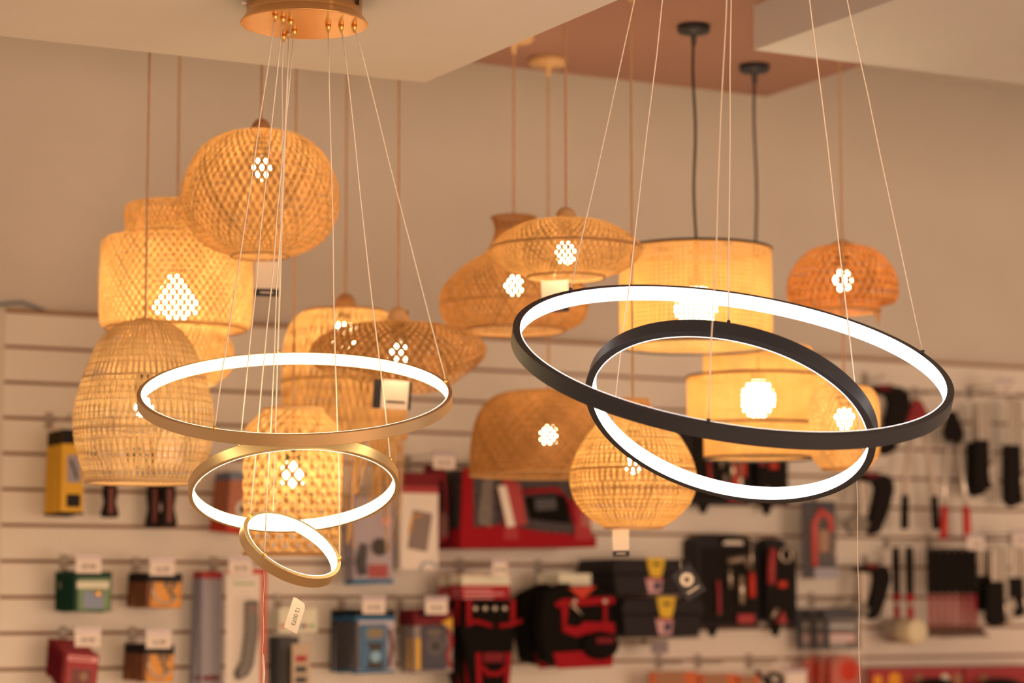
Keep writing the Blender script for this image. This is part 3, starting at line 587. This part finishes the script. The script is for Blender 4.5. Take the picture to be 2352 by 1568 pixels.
hook(935, 1062, .24, 'zinc hook with price ticket above the white pouch box', '46.70'); packs('boxed_pack', 'white box with dark red top and grey pouch picture', 'pack', (918, 1086, 1003, 1308), .20, 3, .05, pouch, 'white pouch boxes')
def glove(t, w_, h):
    MB().prism([(-.3*w_, 0), (.3*w_, 0), (.42*w_, -.3*h), (.5*w_, -.95*h), (.3*w_, -h), (-.45*w_, -h), (-.5*w_, -.4*h)], -.012, .012).obj('bagged_cloth', K['deepred'], t, bevel=.006)
    MB().prism([(-.1*w_, -.2*h), (.1*w_, -.25*h), (.25*w_, -.7*h), (-.05*w_, -.6*h)], -.016, -.011).obj('black_panel', M_nylon, t, bevel=.002)
    MB().prism([(.0, -.6*h), (.35*w_, -.65*h), (.4*w_, -.92*h), (-.1*w_, -.92*h)], -.017, -.012).obj('bag_flap', M_bag, t)
hook(1040, 1062, .18, 'zinc hook holding the bagged red cloth goods'); packs('bagged_pack', 'bagged dark red cloth item left of the large tool bag', 'pack', (988, 1062, 1028, 1246), .16, 4, .028, glove, 'bagged red cloth items', dx=.004)
# -- large red and black tool bag
x, z, w_, h = rect(1062, 1060, 1366, 1255, .22)
t = T('tool_bag', 'large black tool bag with red straps and red base in clear film', 'tool bag', (x, WD-.12, z)); yb = -.10
MB().prism([(-.46*w_, -.1*h), (.42*w_, -.1*h), (.46*w_, -.5*h), (.5*w_, -.98*h), (-.5*w_, -.98*h), (-.48*w_, -.5*h)], yb, .10).obj('body', mat('charcoal_canvas', S(66, 50, 44), .8, noise=.35, scale=60), t, bevel=.012)
MB().prism([(-.52*w_, -.80*h), (-.2*w_, -.74*h), (.1*w_, -.82*h), (.51*w_, -.86*h), (.51*w_, -1.0*h), (-.52*w_, -1.03*h)], yb-.006, .104).obj('red_base', M_rednylon, t, bevel=.006)
for a, b in ((-.21, -.12), (.33, .44)): MB().prism([(a*w_, -.1*h), (b*w_, -.1*h), ((b+.03)*w_, -.92*h), ((a+.01)*w_, -.92*h)], yb-.008, yb+.004).obj('strap', mat('red_webbing', S(150, 32, 32), .6), t, bevel=.002)
MB().prism([(-.5*w_, -.1*h), (-.43*w_, -.1*h), (-.42*w_, -.85*h), (-.52*w_, -.9*h)], yb-.007, yb+.004).obj('side_trim', M_rednylon, t, bevel=.002)
MB().tube([(-.06*w_, yb-.004, -.36*h), (.20*w_, yb-.004, -.32*h), (.30*w_, yb-.004, -.46*h), (.34*w_, yb-.004, -.72*h)], .008, 8).obj('red_piping', M_rednylon, t, True)
MB().prism([(-.04*w_, -.42*h), (.27*w_, -.38*h), (.30*w_, -.72*h), (.0, -.68*h)], yb-.012, yb).obj('front_pocket', M_nylon, t, bevel=.004)
MB().prism([(.02*w_, -.44*h), (.18*w_, -.42*h), (.19*w_, -.56*h), (.03*w_, -.58*h)], yb-.016, yb-.010).obj('pocket_flap', K['darkgrey'], t, bevel=.002)
l_ = MB().prism([(-.26*w_, -.3*h), (-.09*w_, -.26*h), (-.04*w_, -.74*h), (-.19*w_, -.78*h)], yb-.018, yb-.012).obj('card_label', K['red'], t)
MB().prism([(-.26*w_, -.3*h), (-.20*w_, -.29*h), (-.13*w_, -.76*h), (-.19*w_, -.78*h)], yb-.0195, yb-.018).obj('white_edge', K['white'], l_)
MB().tube([(-.2*w_, -.02, -.1*h), (-.16*w_, -.02, .04*h), (.1*w_, -.02, .05*h), (.16*w_, -.02, -.1*h)], .009, 10).obj('handle', M_rednylon, t, True)
for f, m in ((-.36, 'darkgrey'), (.42, 'grey')): MB().prism([(f*w_, -.2*h), ((f+.07)*w_, -.22*h), ((f+.06)*w_, -.78*h), ((f-.04)*w_, -.74*h)], yb-.015, yb-.009).obj('film_fold', M_bag, t)
hook(1180, 1040, .13, 'zinc hook carrying the large red and black tool bag')
# -- holsters
def holster(t, w_, h):
    MB().box((0, .004, -.09*h), (w_*.80, .002, h*.2)).obj('header_card', K['brightred'], t); MB().box((0, .0025, -.035*h), (w_*.80, .002, h*.08)).obj('header_top', K['cream'], t)
    lines(t, w_, h, [(.115, -.36, .1, .012), (.145, -.36, .3, .012), (.175, -.36, .12, .012)], K['pink'], y=.0022)
    MB().prism([(-.40*w_, -.19*h), (.40*w_, -.19*h), (.42*w_, -.42*h), (.36*w_, -.7*h), (.30*w_, -1.0*h), (-.20*w_, -1.0*h), (-.34*w_, -.7*h), (-.46*w_, -.42*h)], -.03, .004).obj('pouch_body', M_nylon, t, bevel=.008)
    for k in range(4): MB().ball((-.25*w_+k*.16*w_, -.031, -.26*h), (.008, .004, .008)).obj('rivet', M_steel, t, True)
    for sx in (-1, 1): MB().box((sx*.36*w_, -.031, -.29*h), (w_*.08, .006, h*.2)).obj('side_trim', M_rednylon, t, bevel=.002)
    MB().tube([(-.40*w_, -.033, -.39*h), (-.25*w_, -.036, -.36*h), (0, -.036, -.40*h)], .007, 8).obj('upper_trim', M_rednylon, t, True); MB().tube([(.12*w_, -.036, -.40*h), (.3*w_, -.036, -.39*h), (.5*w_, -.03, -.36*h)], .007, 8).obj('upper_trim', M_rednylon, t, True)
    for sx in (-.20, .26): MB().box((sx*w_, -.033, -.80*h), (w_*.08, .007, h*.38), ry=.08 if sx > 0 else -.04).obj('lower_trim', M_rednylon, t, bevel=.002)
    MB().box((.03*w_, -.036, -.65*h), (w_*.34, .008, h*.08)).obj('loop_patch', K['deepred'], t, bevel=.002); MB().tube([(-.16*w_, -.036, -.72*h), (-.06*w_, -.038, -.78*h), (.12*w_, -.038, -.78*h), (.24*w_, -.036, -.72*h)], .008, 8).obj('tool_loop', M_rednylon, t, True)
hook(1056, 1300, .25, 'zinc hook with price ticket above the tool holsters', '59.90', wide=.05); packs('tool_holster', 'black tool holster with red trim and red header card', 'tool holster', (1046, 1322, 1186, 1610), .21, 3, .062, holster, 'tool holsters', dx=-.006)
def pouch2(t, w_, h):
    MB().box((.08*w_, .004, .02*h), (w_*.42, .002, h*.18)).obj('header_card', K['cream'], t); MB().box((.08*w_, .003, -.04*h), (w_*.38, .002, h*.02)).obj('printed_line', K['darkgrey'], t)
    MB().prism([(-.42*w_, -.12*h), (-.08*w_, .01*h), (.0, -.12*h), (.30*w_, -.02*h), (.46*w_, -.14*h), (.46*w_, -.9*h), (.40*w_, -.98*h), (-.2*w_, -.98*h), (-.40*w_, -.92*h), (-.46*w_, -.5*h)], -.05, .02).obj('pouch_body', M_nylon, t, bevel=.012)
    MB().prism([(-.12*w_, -.06*h), (.24*w_, -.04*h), (.06*w_, -.2*h)], -.053, -.049).obj('red_triangle', K['vermilion'], t)
    MB().prism([(-.30*w_, -.24*h), (-.2*w_, -.19*h), (.40*w_, -.16*h), (.47*w_, -.18*h), (.47*w_, -.25*h), (-.28*w_, -.29*h)], -.058, -.048).obj('upper_trim', M_rednylon, t, bevel=.003)
    MB().prism([(-.22*w_, -.28*h), (-.13*w_, -.28*h), (-.16*w_, -.50*h), (.0, -.52*h), (.06*w_, -.46*h), (.46*w_, -.47*h), (.47*w_, -.60*h), (.1*w_, -.60*h), (-.02*w_, -.64*h), (-.2*w_, -.58*h)], -.060, -.05).obj('middle_trim', M_rednylon, t, bevel=.003)
    MB().box((.34*w_, -.058, -.36*h), (w_*.05, .006, h*.24)).obj('vertical_trim', M_rednylon, t, bevel=.002)
    MB().ball((.27*w_, -.058, -.74*h), (.24*w_, .03, .17*h)).obj('round_pocket', M_nylon, t, True); MB().box((.27*w_, -.088, -.68*h), (w_*.22, .006, h*.07)).obj('pocket_label', K['deepred'], t, bevel=.002)
    MB().prism([(-.32*w_, -.82*h), (.1*w_, -.80*h), (.46*w_, -.86*h), (.44*w_, -.99*h), (-.26*w_, -1.01*h)], -.056, -.046).obj('red_base', M_rednylon, t, bevel=.003)
    MB().tube([(-.12*w_, -.064, -.24*h), (.02*w_, -.066, -.38*h)], .0045, 8).obj('snap_hook', M_steel, t, True)
    for a in (-.05, .34): MB().ball((a*w_, -.059, -.22*h), (.008, .004, .008)).obj('rivet', M_steel, t, True)
hook(1236, 1302, .25, 'zinc hook holding the wide tool pouches'); packs('tool_pouch', 'wide black tool pouch with red bands and red base', 'tool pouch', (1218, 1338, 1396, 1532), .22, 2, .112, pouch2, 'wide tool pouches', dx=-.012)
# -- toolboxes on a wire shelf
def toolbox(r, off, depth, label):
    x, z, w_, h = rect(*r, off); t = T('toolbox', label, 'toolbox', (x, WD-off, z-h))
    MB().prism([(-.47*w_, .0), (.47*w_, .0), (.5*w_, .56*h), (-.5*w_, .56*h)], 0, depth).obj('body', M_darkplastic, t, bevel=.006)
    l = MB().prism([(-.52*w_, .56*h), (.52*w_, .56*h), (.52*w_, .74*h), (.49*w_, .96*h), (-.49*w_, .96*h), (-.52*w_, .74*h)], -.006, depth+.004).obj('lid', M_darkplastic, t, bevel=.006)
    MB().tube([(-.14*w_, depth*.5, .95*h), (-.12*w_, depth*.5, 1.0*h), (.12*w_, depth*.5, 1.0*h), (.14*w_, depth*.5, .95*h)], .005, 8).obj('handle', M_rubber, l, True, xf=Matrix.Translation((0, 0, -.008)))
    k = MB().prism([(-.10*w_, 1.0*h), (.14*w_, 1.0*h), (.12*w_, .72*h), (.09*w_, .48*h), (-.05*w_, .48*h), (-.08*w_, .72*h)], -.013, -.005).obj('latch', M_latch, t, bevel=.003)
    MB().box((.02*w_, -.0135, .82*h), (w_*.10, .002, h*.07)).obj('latch_slot', K['black'], k, bevel=.001)
    q = MB().prism([(-.10*w_, .46*h), (.12*w_, .46*h), (.10*w_, .06*h), (-.06*w_, .04*h)], -.004, -.0005).obj('sticker', mat('sticker_print', S(186, 122, 106), .5), t)
    MB().prism([(.02*w_, .36*h), (.09*w_, .36*h), (.08*w_, .14*h), (.0, .14*h)], -.0055, -.004).obj('sticker_picture', K['navy'], q); MB().box((.02*w_, -.005, .44*h), (w_*.2, .002, h*.05)).obj('sticker_edge', K['red'], q)
    return t
toolbox((1411, 1280, 1586, 1366), .24, .22, 'upper black toolbox with yellow latch, stacked on another toolbox'); toolbox((1432, 1370, 1612, 1462), .24, .22, 'lower black toolbox with yellow latch, under another toolbox')
x, z, w_, h = rect(1400, 1462, 1610, 1468, .24)
t = T('shelf_bracket', 'grey wire shelf under the black toolboxes', 'shelf', (x, WD, z-.004))
MB().box((0, -.003, -.012), (w_*.9, .006, .03)).obj('backplate', M_chrome, t)
for k in range(7): MB().tube([(-.42*w_+.14*w_*k, -.002, 0), (-.42*w_+.14*w_*k, -.25, 0)], .0022, 6).obj('wire', M_chrome, t, True)
MB().tube([(-.46*w_, -.25, 0), (.46*w_, -.25, 0)], .003, 6).obj('front_wire', M_chrome, t, True)
hook(1476, 1462, .16, 'empty zinc hook with blank grey ticket under the toolboxes'); 
x, z, w_, h = rect(1495, 1470, 1534, 1500, .16); t = T('price_ticket', 'blank grey price ticket hanging under the toolboxes', 'price ticket', (x, WD-.162, z)); MB().box((0, 0, -h/2), (w_, .002, h)).obj('ticket', mat('grey_ticket', S(134, 102, 88), .5), t); MB().box((0, 0, .004), (w_*1.1, .004, .012)).obj('ticket_holder', M_clear, t)
# -- open tool cases
def case(r, off, label, upper=False):
    x, z, w_, h = rect(*r, off); t = T('tool_case', label, 'tool case', (x, WD-off, z-h))
    hw = w_/2; xm = .165*w_
    o = MB().prism([(-hw, 0), (xm-.012, 0), (xm-.012, .90*h), (.0, .98*h), (-.35*hw, 1.0*h), (-.8*hw, .99*h), (-hw, .93*h)], .012, .10).obj('left_half', M_darkplastic, t, bevel=.008)
    i = MB().box(((-hw+xm)/2-.004, .011, .45*h), ((hw+xm)*.84, .004, .80*h)).obj('left_tray', M_rubber, t, bevel=.003)
    MB().tube([(-.55*hw, .006, .90*h), (-.45*hw, .002, .95*h), (-.1*hw, .002, .95*h), (0, .006, .90*h)], .007, 8).obj('handle', M_rubber, t, True)
    MB().box((-.28*hw, .009, .915*h), (.40*hw, .003, .06*h)).obj('handle_opening', M_slat, t)
    MB().prism([(xm+.012, .02), (hw, .0), (hw, .80*h), (.86*hw, .84*h), (.72*hw, .95*h), (xm+.03, .97*h), (xm+.012, .92*h)], .0, .07).obj('right_half', M_darkplastic, t, bevel=.008)
    MB().box(((xm+hw)/2, -.001, .46*h), ((hw-xm)*.74, .004, .78*h)).obj('right_tray', M_rubber, t, bevel=.003)
    for a in (-.62, .66): MB().prism([(a*hw-.02, .02), (a*hw+.03, .02), (a*hw+.005, -.03)], .03, .06).obj('foot', M_rubber, t)
    def tl(nm, pts, r, m, y=0.0): MB().tube([(a*hw, y, b*h) for a, b in pts], r, 8).obj(nm, m, t, True)
    tl('hammer_shaft', [(-.16, .55), (-.14, .25)], .011, M_steel); tl('hammer_head', [(-.44, .70), (-.1, .74), (.02, .62)], .014, mat('dull_steel', (.25, .22, .2), .4, .8))
    tl('chisel', [(-.38, .62), (-.37, .42)], .007, M_steel); tl('screwdriver_shaft', [(.06, .92), (.06, .58)], .0055, M_steel); tl('screwdriver_handle', [(.06, .58), (.06, .32)], .012, K['vermilion'])
    tl('left_pliers', [(-.62, .50), (-.60, .30), (-.60, .14)], .006, K['red']); tl('thin_driver', [(-.60, .3), (-.60, .13)], .005, M_steel)
    MB().box((-.05*hw, .004, .09*h), (.34*hw, .01, .10*h)).obj('bit_box', K['red'], t, bevel=.002)
    tl('knife', [(.48, .84), (.44, .66), (.43, .46)], .013, K['red'], -.006)
    MB().lathe([(.018, -.004), (.026, -.004), (.026, .004), (.018, .004)], 24, close=True).obj('tape_roll', M_steel, t, True, xf=Matrix.Translation((.74*hw, -.008, .78*h)) @ Matrix.Rotation(PI/2, 4, 'X'))
    MB().box((.66*hw, -.006, .46*h), (.16*hw, .012, .07*h)).obj('red_block', K['vermilion'], t, bevel=.002); MB().prism([(.52*hw, .04*h), (.74*hw, .04*h), (.66*hw, .18*h)], -.014, -.002).obj('red_pliers', K['red'], t, bevel=.003); tl('pliers_jaw', [(.44, .10), (.54, .2)], .007, M_steel, -.008)
    if upper: tl('spanner', [(-.3, .35), (-.3, .08)], .008, M_steel); tl('red_grip', [(-.12, .5), (-.12, .08)], .013, K['vermilion']); tl('driver', [(.0, .5), (.0, .05)], .009, M_steel)
    return t
case((1605, 1226, 1832, 1440), .10, 'open black tool case with red screwdriver, right of the toolboxes'); case((1584, 962, 1812, 1158), .10, 'open black tool case partly hidden behind the tiered drum lamp', True)
# -- red clamp pack
x, z, w_, h = rect(1842, 1150, 1920, 1328, .12); t = T('hanging_pack', 'grey backed pack with red clamp right of the open tool case', 'pack', (x, WD-.12, z))
card(t, w_, h, K['darkgrey']); MB().tube([(-.18*w_, -.01, -.84*h), (-.2*w_, -.012, -.30*h), (.0, -.012, -.13*h), (.26*w_, -.012, -.22*h), (.3*w_, -.012, -.4*h)], .011, 10).obj('clamp_frame', mat('red_enamel', S(190, 44, 36), .3), t, True)
MB().box((.08*w_, -.012, -.52*h), (w_*.3, .014, h*.3)).obj('clamp_body', mat('tan_metal', S(150, 96, 66), .4, .4), t, bevel=.004); MB().tube([(.3*w_, -.014, -.5*h), (.42*w_, -.014, -.66*h), (.3*w_, -.014, -.7*h)], .005, 8).obj('clamp_lever', M_steel, t, True); band(t, w_, h, .86, 1, K['grey'], 'price_strip', .7, .2); blister(t, w_, h, .1, .84, .8, .03)
hook(1868, 1134, .14, 'zinc hook above the red clamp pack')
# -- black and silver staplers, pointing down
def grip(r, off, label, tilt=0.):
    x, z, w_, h = rect(*r, off); t = T('hand_stapler', label, 'tool', (x, WD-off, z), ry=tilt)
    MB().prism([(-.30*w_, -.06*h), (.05*w_, .0), (.34*w_, -.02*h), (.46*w_, -.10*h), (.48*w_, -.26*h), (.36*w_, -.62*h), (.20*w_, -.94*h), (.06*w_, -1.0*h), (-.06*w_, -.92*h), (.08*w_, -.56*h), (.16*w_, -.24*h), (.08*w_, -.15*h), (-.26*w_, -.12*h)], -.018, .018).obj('handle', M_rubber, t, bevel=.007)
    MB().prism([(-.08*w_, -.005*h), (.18*w_, .012*h), (.12*w_, -.07*h), (-.06*w_, -.08*h)], -.0195, .0195).obj('red_top', K['deepred'], t, bevel=.002)
    MB().prism([(-.16*w_, -.13*h), (.06*w_, -.16*h), (-.06*w_, -.70*h), (-.14*w_, -.70*h)], -.010, .010).obj('steel_body', M_steel, t, bevel=.002)
    MB().prism([(-.44*w_, -.78*h), (-.2*w_, -.62*h), (.02*w_, -.80*h), (-.04*w_, -.92*h), (-.34*w_, -.98*h)], -.013, .013).obj('nose', mat('grey_steel', (.3, .28, .26), .35, .8), t, bevel=.004); return t
grip((1950, 884, 2090, 1046), .10, 'topmost black and silver hand stapler, behind the black rings'); grip((1932, 1086, 2052, 1230), .12, 'middle black and silver hand stapler, under the small black ring'); grip((1940, 1296, 2044, 1424), .12, 'lowest black and silver hand stapler, left of the pale mallets')
for y_, l in ((868, 'topmost'), (1078, 'middle'), (1288, 'lowest')): hook(1985, y_+2, .11, f'zinc hook carrying the {l} hand stapler')
# -- bolt cutters
def cutter(r, off, marm, mgrip, mhead, label):
    x, z, w_, h = rect(*r, off); t = T('bolt_cutter', label, 'bolt cutter', (x, WD-off, z))
    MB().prism([(-.12*w_, .0), (.04*w_, .0), (.30*w_, -.16*h), (.26*w_, -.24*h), (-.26*w_, -.24*h), (-.34*w_, -.16*h)], -.012, .012).obj('jaw', mhead, t, bevel=.004); MB().box((0, -.013, -.22*h), (w_*.18, .006, h*.10)).obj('pivot_plate', M_rubber, t, bevel=.002)
    for sx in (-1, 1):
        MB().tube([(sx*.14*w_, 0, -.22*h), (sx*.34*w_, 0, -.6*h), (sx*.38*w_, 0, -.78*h)], .009, 10).obj('arm', marm, t, True); MB().tube([(sx*.37*w_, 0, -.74*h), (sx*.40*w_, 0, -.98*h), (sx*.40*w_, 0, -1.0*h)], [.013, .015, .010], 10).obj('grip', mgrip, t, True)
    return t
M_tanarm = mat('tan_painted_steel', S(194, 150, 118), .4, .0); M_palearm = mat('bright_steel', S(226, 190, 160), .25, .6)
cutter((2066, 918, 2156, 1216), .10, M_tanarm, M_rubber, mat('red_jaw', S(128, 26, 26), .4), 'bolt cutter with red jaw and black grips'); cutter((2158, 944, 2226, 1240), .10, M_palearm, M_redgrip, M_rubber, 'bolt cutter with pale arms and red grips')
for x_, y_, l in ((2100, 905, 'red-jawed'), (2176, 908, 'pale-armed')): hook(x_, y_, .12, f'zinc hook carrying the {l} bolt cutter')
# -- spanners with black sleeves
def spanner(px, y0, y1, wpx, off, label, sleeve=.5, group=None):
    x, z, w_, h = rect(px-wpx/2, y0, px+wpx/2, y1, off); t = T('adjustable_spanner', label, 'spanner', (x, WD-off, z), group)
    MB().prism([(-.25*w_, 0), (.25*w_, 0), (.3*w_, -.5*h), (.3*w_, -.74*h), (-.3*w_, -.74*h), (-.3*w_, -.5*h)], -.006, .006).obj('shank', M_steel, t, bevel=.002)
    MB().prism([(-.48*w_, -.42*h), (.10*w_, -.42*h), (.12*w_, -.96*h), (-.30*w_, -1.0*h), (-.52*w_, -.94*h)], -.014, .012).obj('sleeve', M_rubber, t, bevel=.004)
    MB().prism([(.12*w_, -.70*h), (.42*w_, -.62*h), (.56*w_, -.74*h), (.40*w_, -.80*h), (.48*w_, -.88*h), (.30*w_, -.96*h), (.08*w_, -.84*h)], -.012, .010).obj('jaw', M_steel, t, bevel=.003); return t
hook(2226, 902, .18, 'zinc hook with pink ticket above the upper spanners', '32.90', dz=.012)
spanner(2250, 926, 1142, 56, .10, 'upper spanner with black sleeve and bright jaw right of the bolt cutters'); spanner(2262, 924, 1130, 50, .15, 'upper spanner frontmost on its hook, beside the bolt cutters'); spanner(2334, 918, 1166, 60, .12, 'upper spanner at the right edge of the tool wall')
hook(2318, 905, .14, 'zinc hook at the right edge carrying an upper spanner')
hook(2256, 1238, .19, 'zinc hook with pink ticket above the lower spanners', '24.90', dz=.006)
spanner(2266, 1262, 1404, 56, .10, 'lower spanner left of its row, with short black sleeve'); spanner(2296, 1258, 1440, 62, .15, 'lower spanner in the middle of its row, with long black sleeve'); spanner(2340, 1258, 1420, 56, .13, 'lower spanner at the right edge, with bright jaw'); hook(2322, 1238, .16, 'zinc hook at the right edge carrying a lower spanner')
# -- mallets
def mallet(px, y0, y1, hpx, mhead, label, off):
    x, z, w_, h = rect(px-hpx/2, y0, px+hpx/2, y1, off); t = T('mallet', label, 'mallet', (x, WD-off, z))
    MB().tube([(0, 0, 0), (0, 0, -.14*h), (0, 0, -.5*h)], [.012, .014, .012], 12).obj('grip', M_rubber, t, True); MB().tube([(0, 0, -.5*h), (0, 0, -.58*h)], .0135, 12).obj('grip_collar', K['brightred'], t, True); MB().tube([(0, 0, -.58*h), (0, 0, -.64*h)], .010, 10).obj('silver_band', M_steel, t, True); MB().tube([(0, 0, -.64*h), (0, 0, -.78*h)], .011, 10).obj('shaft', K['brightred'], t, True)
    MB().lathe([(.0001, -.044), (.036, -.044), (.041, -.036), (.041, .036), (.036, .044), (.0001, .044)], 24).obj('head', mhead, t, True, xf=Matrix.Translation((0, 0, -.78*h-.036)) @ Matrix.Rotation(PI/2, 4, 'X')); return t
mallet(2059, 1256, 1470, 60, mat('tan_mallet_rubber', S(160, 124, 94), .7), 'mallet with tan head, behind the pale headed one', .085); mallet(2090, 1256, 1472, 60, M_palehead, 'mallet with pale cream head, nearer one of the pair', .185)
hook(2034, 1245, .20, 'zinc hook carrying the mallets')
# -- row of hammers, heads down
M_redshaft = mat('red_fibre_shaft', S(150, 30, 34), .5)
def hammer(t, w_, h):
    MB().tube([(0, 0, 0), (0, 0, -.08*h), (0, 0, -.40*h), (0, 0, -.48*h)], [.010, .0128, .0128, .011], 12).obj('grip', M_rubber, t, True); MB().tube([(0, 0, -.48*h), (0, 0, -.84*h)], .0075, 10).obj('shaft', M_redshaft, t, True)
    MB().tube([(0, .05, -.88*h), (0, .02, -.89*h), (0, -.03, -.88*h), (0, -.07, -.93*h)], [.0126, .0126, .012, .004], 10).obj('head', mat('hammer_steel', (.30, .25, .23), .35, .8), t, True)
hook(2132, 1244, .24, 'zinc hook with pink ticket above the row of hammers', '19.90'); xs = [(2138+16.5*k, .15) for k in range(7)]
for k, (px_, of_) in enumerate(xs):
    x, z, w_, h = rect(px_-14, 1258, px_+14, 1478, of_)
    if k == 0: t0 = T('hammer', 'hammer with red shaft hung head down, leftmost of its row', 'hammer', (x, WD-of_, z), 'hammers hung head down'); hammer(t0, w_, h)
    else: dup(t0, (x, WD-of_, z), f'hammer with red shaft hung head down, {ORD[k]} from the left of its row' if k < 6 else 'hammer with red shaft hung head down, rightmost of its row')
# -- bagged red goods at the bottom
def redbag(t, w_, h):
    card(t, w_, h*.42, K['darkgrey'], 'header'); lines(t, w_, h, [(.18, -.36, .36, .03), (.30, -.36, .3, .03), (.36, -.36, .1, .02)], K['silver']); band(t, w_, h, .26, .34, K['pink'], 'pale_label', .7)
    MB().ball((0, -.012, -.64*h), (.44*w_, .028, .17*h)).obj('red_pad', K['vermilion'], t, True); MB().prism([(-.42*w_, -.66*h), (.1*w_, -.72*h), (.0, -1.0*h), (-.46*w_, -1.0*h)], -.03, .006).obj('red_strap', K['vermilion'], t, bevel=.01)
    MB().prism([(.1*w_, -.72*h), (.3*w_, -.7*h), (.5*w_, -1.0*h), (.34*w_, -1.0*h)], -.026, .004).obj('red_tail', K['vermilion'], t, bevel=.006); MB().box((0, -.034, -.55*h), (w_, .001, h*.9)).obj('film_front', M_bag, t)
hook(1862, 1376, .2, 'zinc hook above the bagged red goods'); packs('bagged_pack', 'bagged vermilion safety gear under grey header', 'pack', (1894, 1398, 1976, 1620), .18, 3, .06, redbag, 'bagged vermilion goods', dx=-.012)
# -- orange bags along the bottom edge
def orbag(t, w_, h):
    MB().prism([(-.5*w_, 0), (.5*w_, -.02*h), (.48*w_, -h), (-.48*w_, -h)], -.01, .01).obj('bag', mat('burnt_orange_film', S(186, 78, 34), .3), t, bevel=.004); band(t, w_, h, .0, .3, K['brown'], 'top_fold', .6, -.1, -.0115); MB().ball((-.1*w_, -.012, -.7*h), (.25*w_, .012, .3*h)).obj('dark_content', M_rubber, t, True)
for px_, r_, l in ((1512, (1492, 1541, 1600, 1640), 'left'), (1602, (1606, 1546, 1690, 1640), 'middle'), (1719, (1694, 1550, 1742, 1640), 'right')):
    hook(px_, 1518, .15, f'zinc hook above the {l} orange bag at the bottom edge', '' if l != 'left' else None, wide=.045); packs('bagged_pack', f'{l} burnt-orange bag at the bottom edge of the tool wall', 'pack', r_, .13, 1, 0, orbag, None)
x, z, w_, h = rect(1738, 1540, 1802, 1620, .12); t = T('hanging_pack', 'dark coiled fittings right of the orange bags', 'pack', (x, WD-.12, z))
MB().lathe([(.022, -.006), (.034, -.006), (.034, .006), (.022, .006)], 24, close=True).obj('coil', M_rubber, t, True, xf=Matrix.Translation((.1*w_, -.006, -.036)) @ Matrix.Rotation(PI/2, 4, 'X')); MB().tube([(-.5*w_, 0, 0), (-.2*w_, 0, -.03), (.4*w_, 0, -.05), (.5*w_, 0, -.1)], .007, 8).obj('dark_lead', M_rubber, t, True)
x, z, w_, h = rect(1806, 1545, 1852, 1580, .2); t = T('price_ticket', 'pink price ticket left of the bagged vermilion goods', 'price ticket', (x, WD-.2, z)); MB().box((0, 0, -h/2), (w_, .002, h)).obj('ticket', M_ticket, t); MB().box((0, 0, .006), (w_*1.05, .004, .014)).obj('ticket_holder', mat('ticket_plastic', S(176, 138, 120), .2), t)
# -- red boxes at the lower right
def redbox(r, off, label, pics):
    x, z, w_, h = rect(*r, off); t = T('display_box', label, 'box', (x, WD-off, z)); MB().box((0, .06, -h/2), (w_, .12, h)).obj('carton', K['red'], t, bevel=.002)
    for f, s_, m in pics: MB().tube([(f*w_, -.0005, -.26*h), (f*w_, -.003, -.26*h)], s_, 18).obj('printed_picture', K[m], t)
redbox((1998, 1533, 2212, 1640), .16, 'red display box with round printed pictures at lower right', [(-.42, .018, 'orange'), (-.24, .026, 'orange'), (.02, .02, 'brown'), (.3, .018, 'cream'), (.44, .02, 'brown')]); redbox((2218, 1530, 2420, 1640), .16, 'plain red display box with small emblem at lower right', [(-.3, .018, 'brown')])
for px_, w2, l in ((2150, 60, 'left'), (2300, 70, 'right')):
    x, z, w_, h = rect(px_-w2/2, 1556, px_+w2/2, 1640, .24); t = T('black_knob', f'{l} black rounded handle in front of the red display boxes', 'handle', (x, WD-.24, z)); MB().ball((0, 0, -.3*h), (w_*.8, .03, .3*h)).obj('top', M_rubber, t, True); MB().tube([(0, 0, -.3*h), (0, 0, -h)], w_*.5, 16).obj('stem', M_rubber, t, True)
# -- cable lying on top of the board
p0 = W(0, 706); p1 = W(52, 698); p2 = W(106, 708)
t = T('cable', 'grey cable arching along the top edge of the tool board at far left', 'cable', (p0.x-.1, WD+.008, zt+.006)); MB().tube([(-.1, 0, .006), (.08, 0, .008), ((p1.x-p0.x)+.1, 0, p1.z-zt), ((p2.x-p0.x)+.1, 0, .0)], .0045, 8).obj('sheath', mat('grey_sheath', S(112, 104, 98), .5), t, True)
# -- white tag under the smallest gold ring
c = at(678, 1413, 4.62); s_ = 4.62/FPX; t = T('hang_tag', 'white tag with small printed digits dangling below the smallest gold ring', 'tag', c)
X = Matrix.Rotation(-YAW, 4, 'Z') @ Matrix.Rotation(.30, 4, 'Y'); hw, hh = 16.5*s_, 39*s_
o = MB().prism([(-hw, hh*.98), (-hw*.5, hh), (hw*.75, hh*.82), (hw, hh*.55), (hw, -hh), (-hw, -hh*.84)], -.0006, .0006).obj('tag_card', mat('tag_card_white', (.80, .74, .70), .5), t, xf=X)
q = text('12 0073', .011, mat('green_ink', (.12, .18, .10), .6), t, (0, 0, 0), 'printed_digits'); q.matrix_local = X @ Matrix.Translation((.001, -.0009, -.001)) @ Matrix.Rotation(PI/2, 4, 'Y') @ Matrix.Rotation(PI/2, 4, 'X')
a = X @ Vector((-hw*.2, 0, hh*.93)); _p, _n = hit(.096, rg[2][0], rg[2][1], 664, 1340); top = _p-_n*.0112-c; MB().tube([a, (a+top)/2, top], .0004, 5).obj('tag_string', M_clear, t, True)
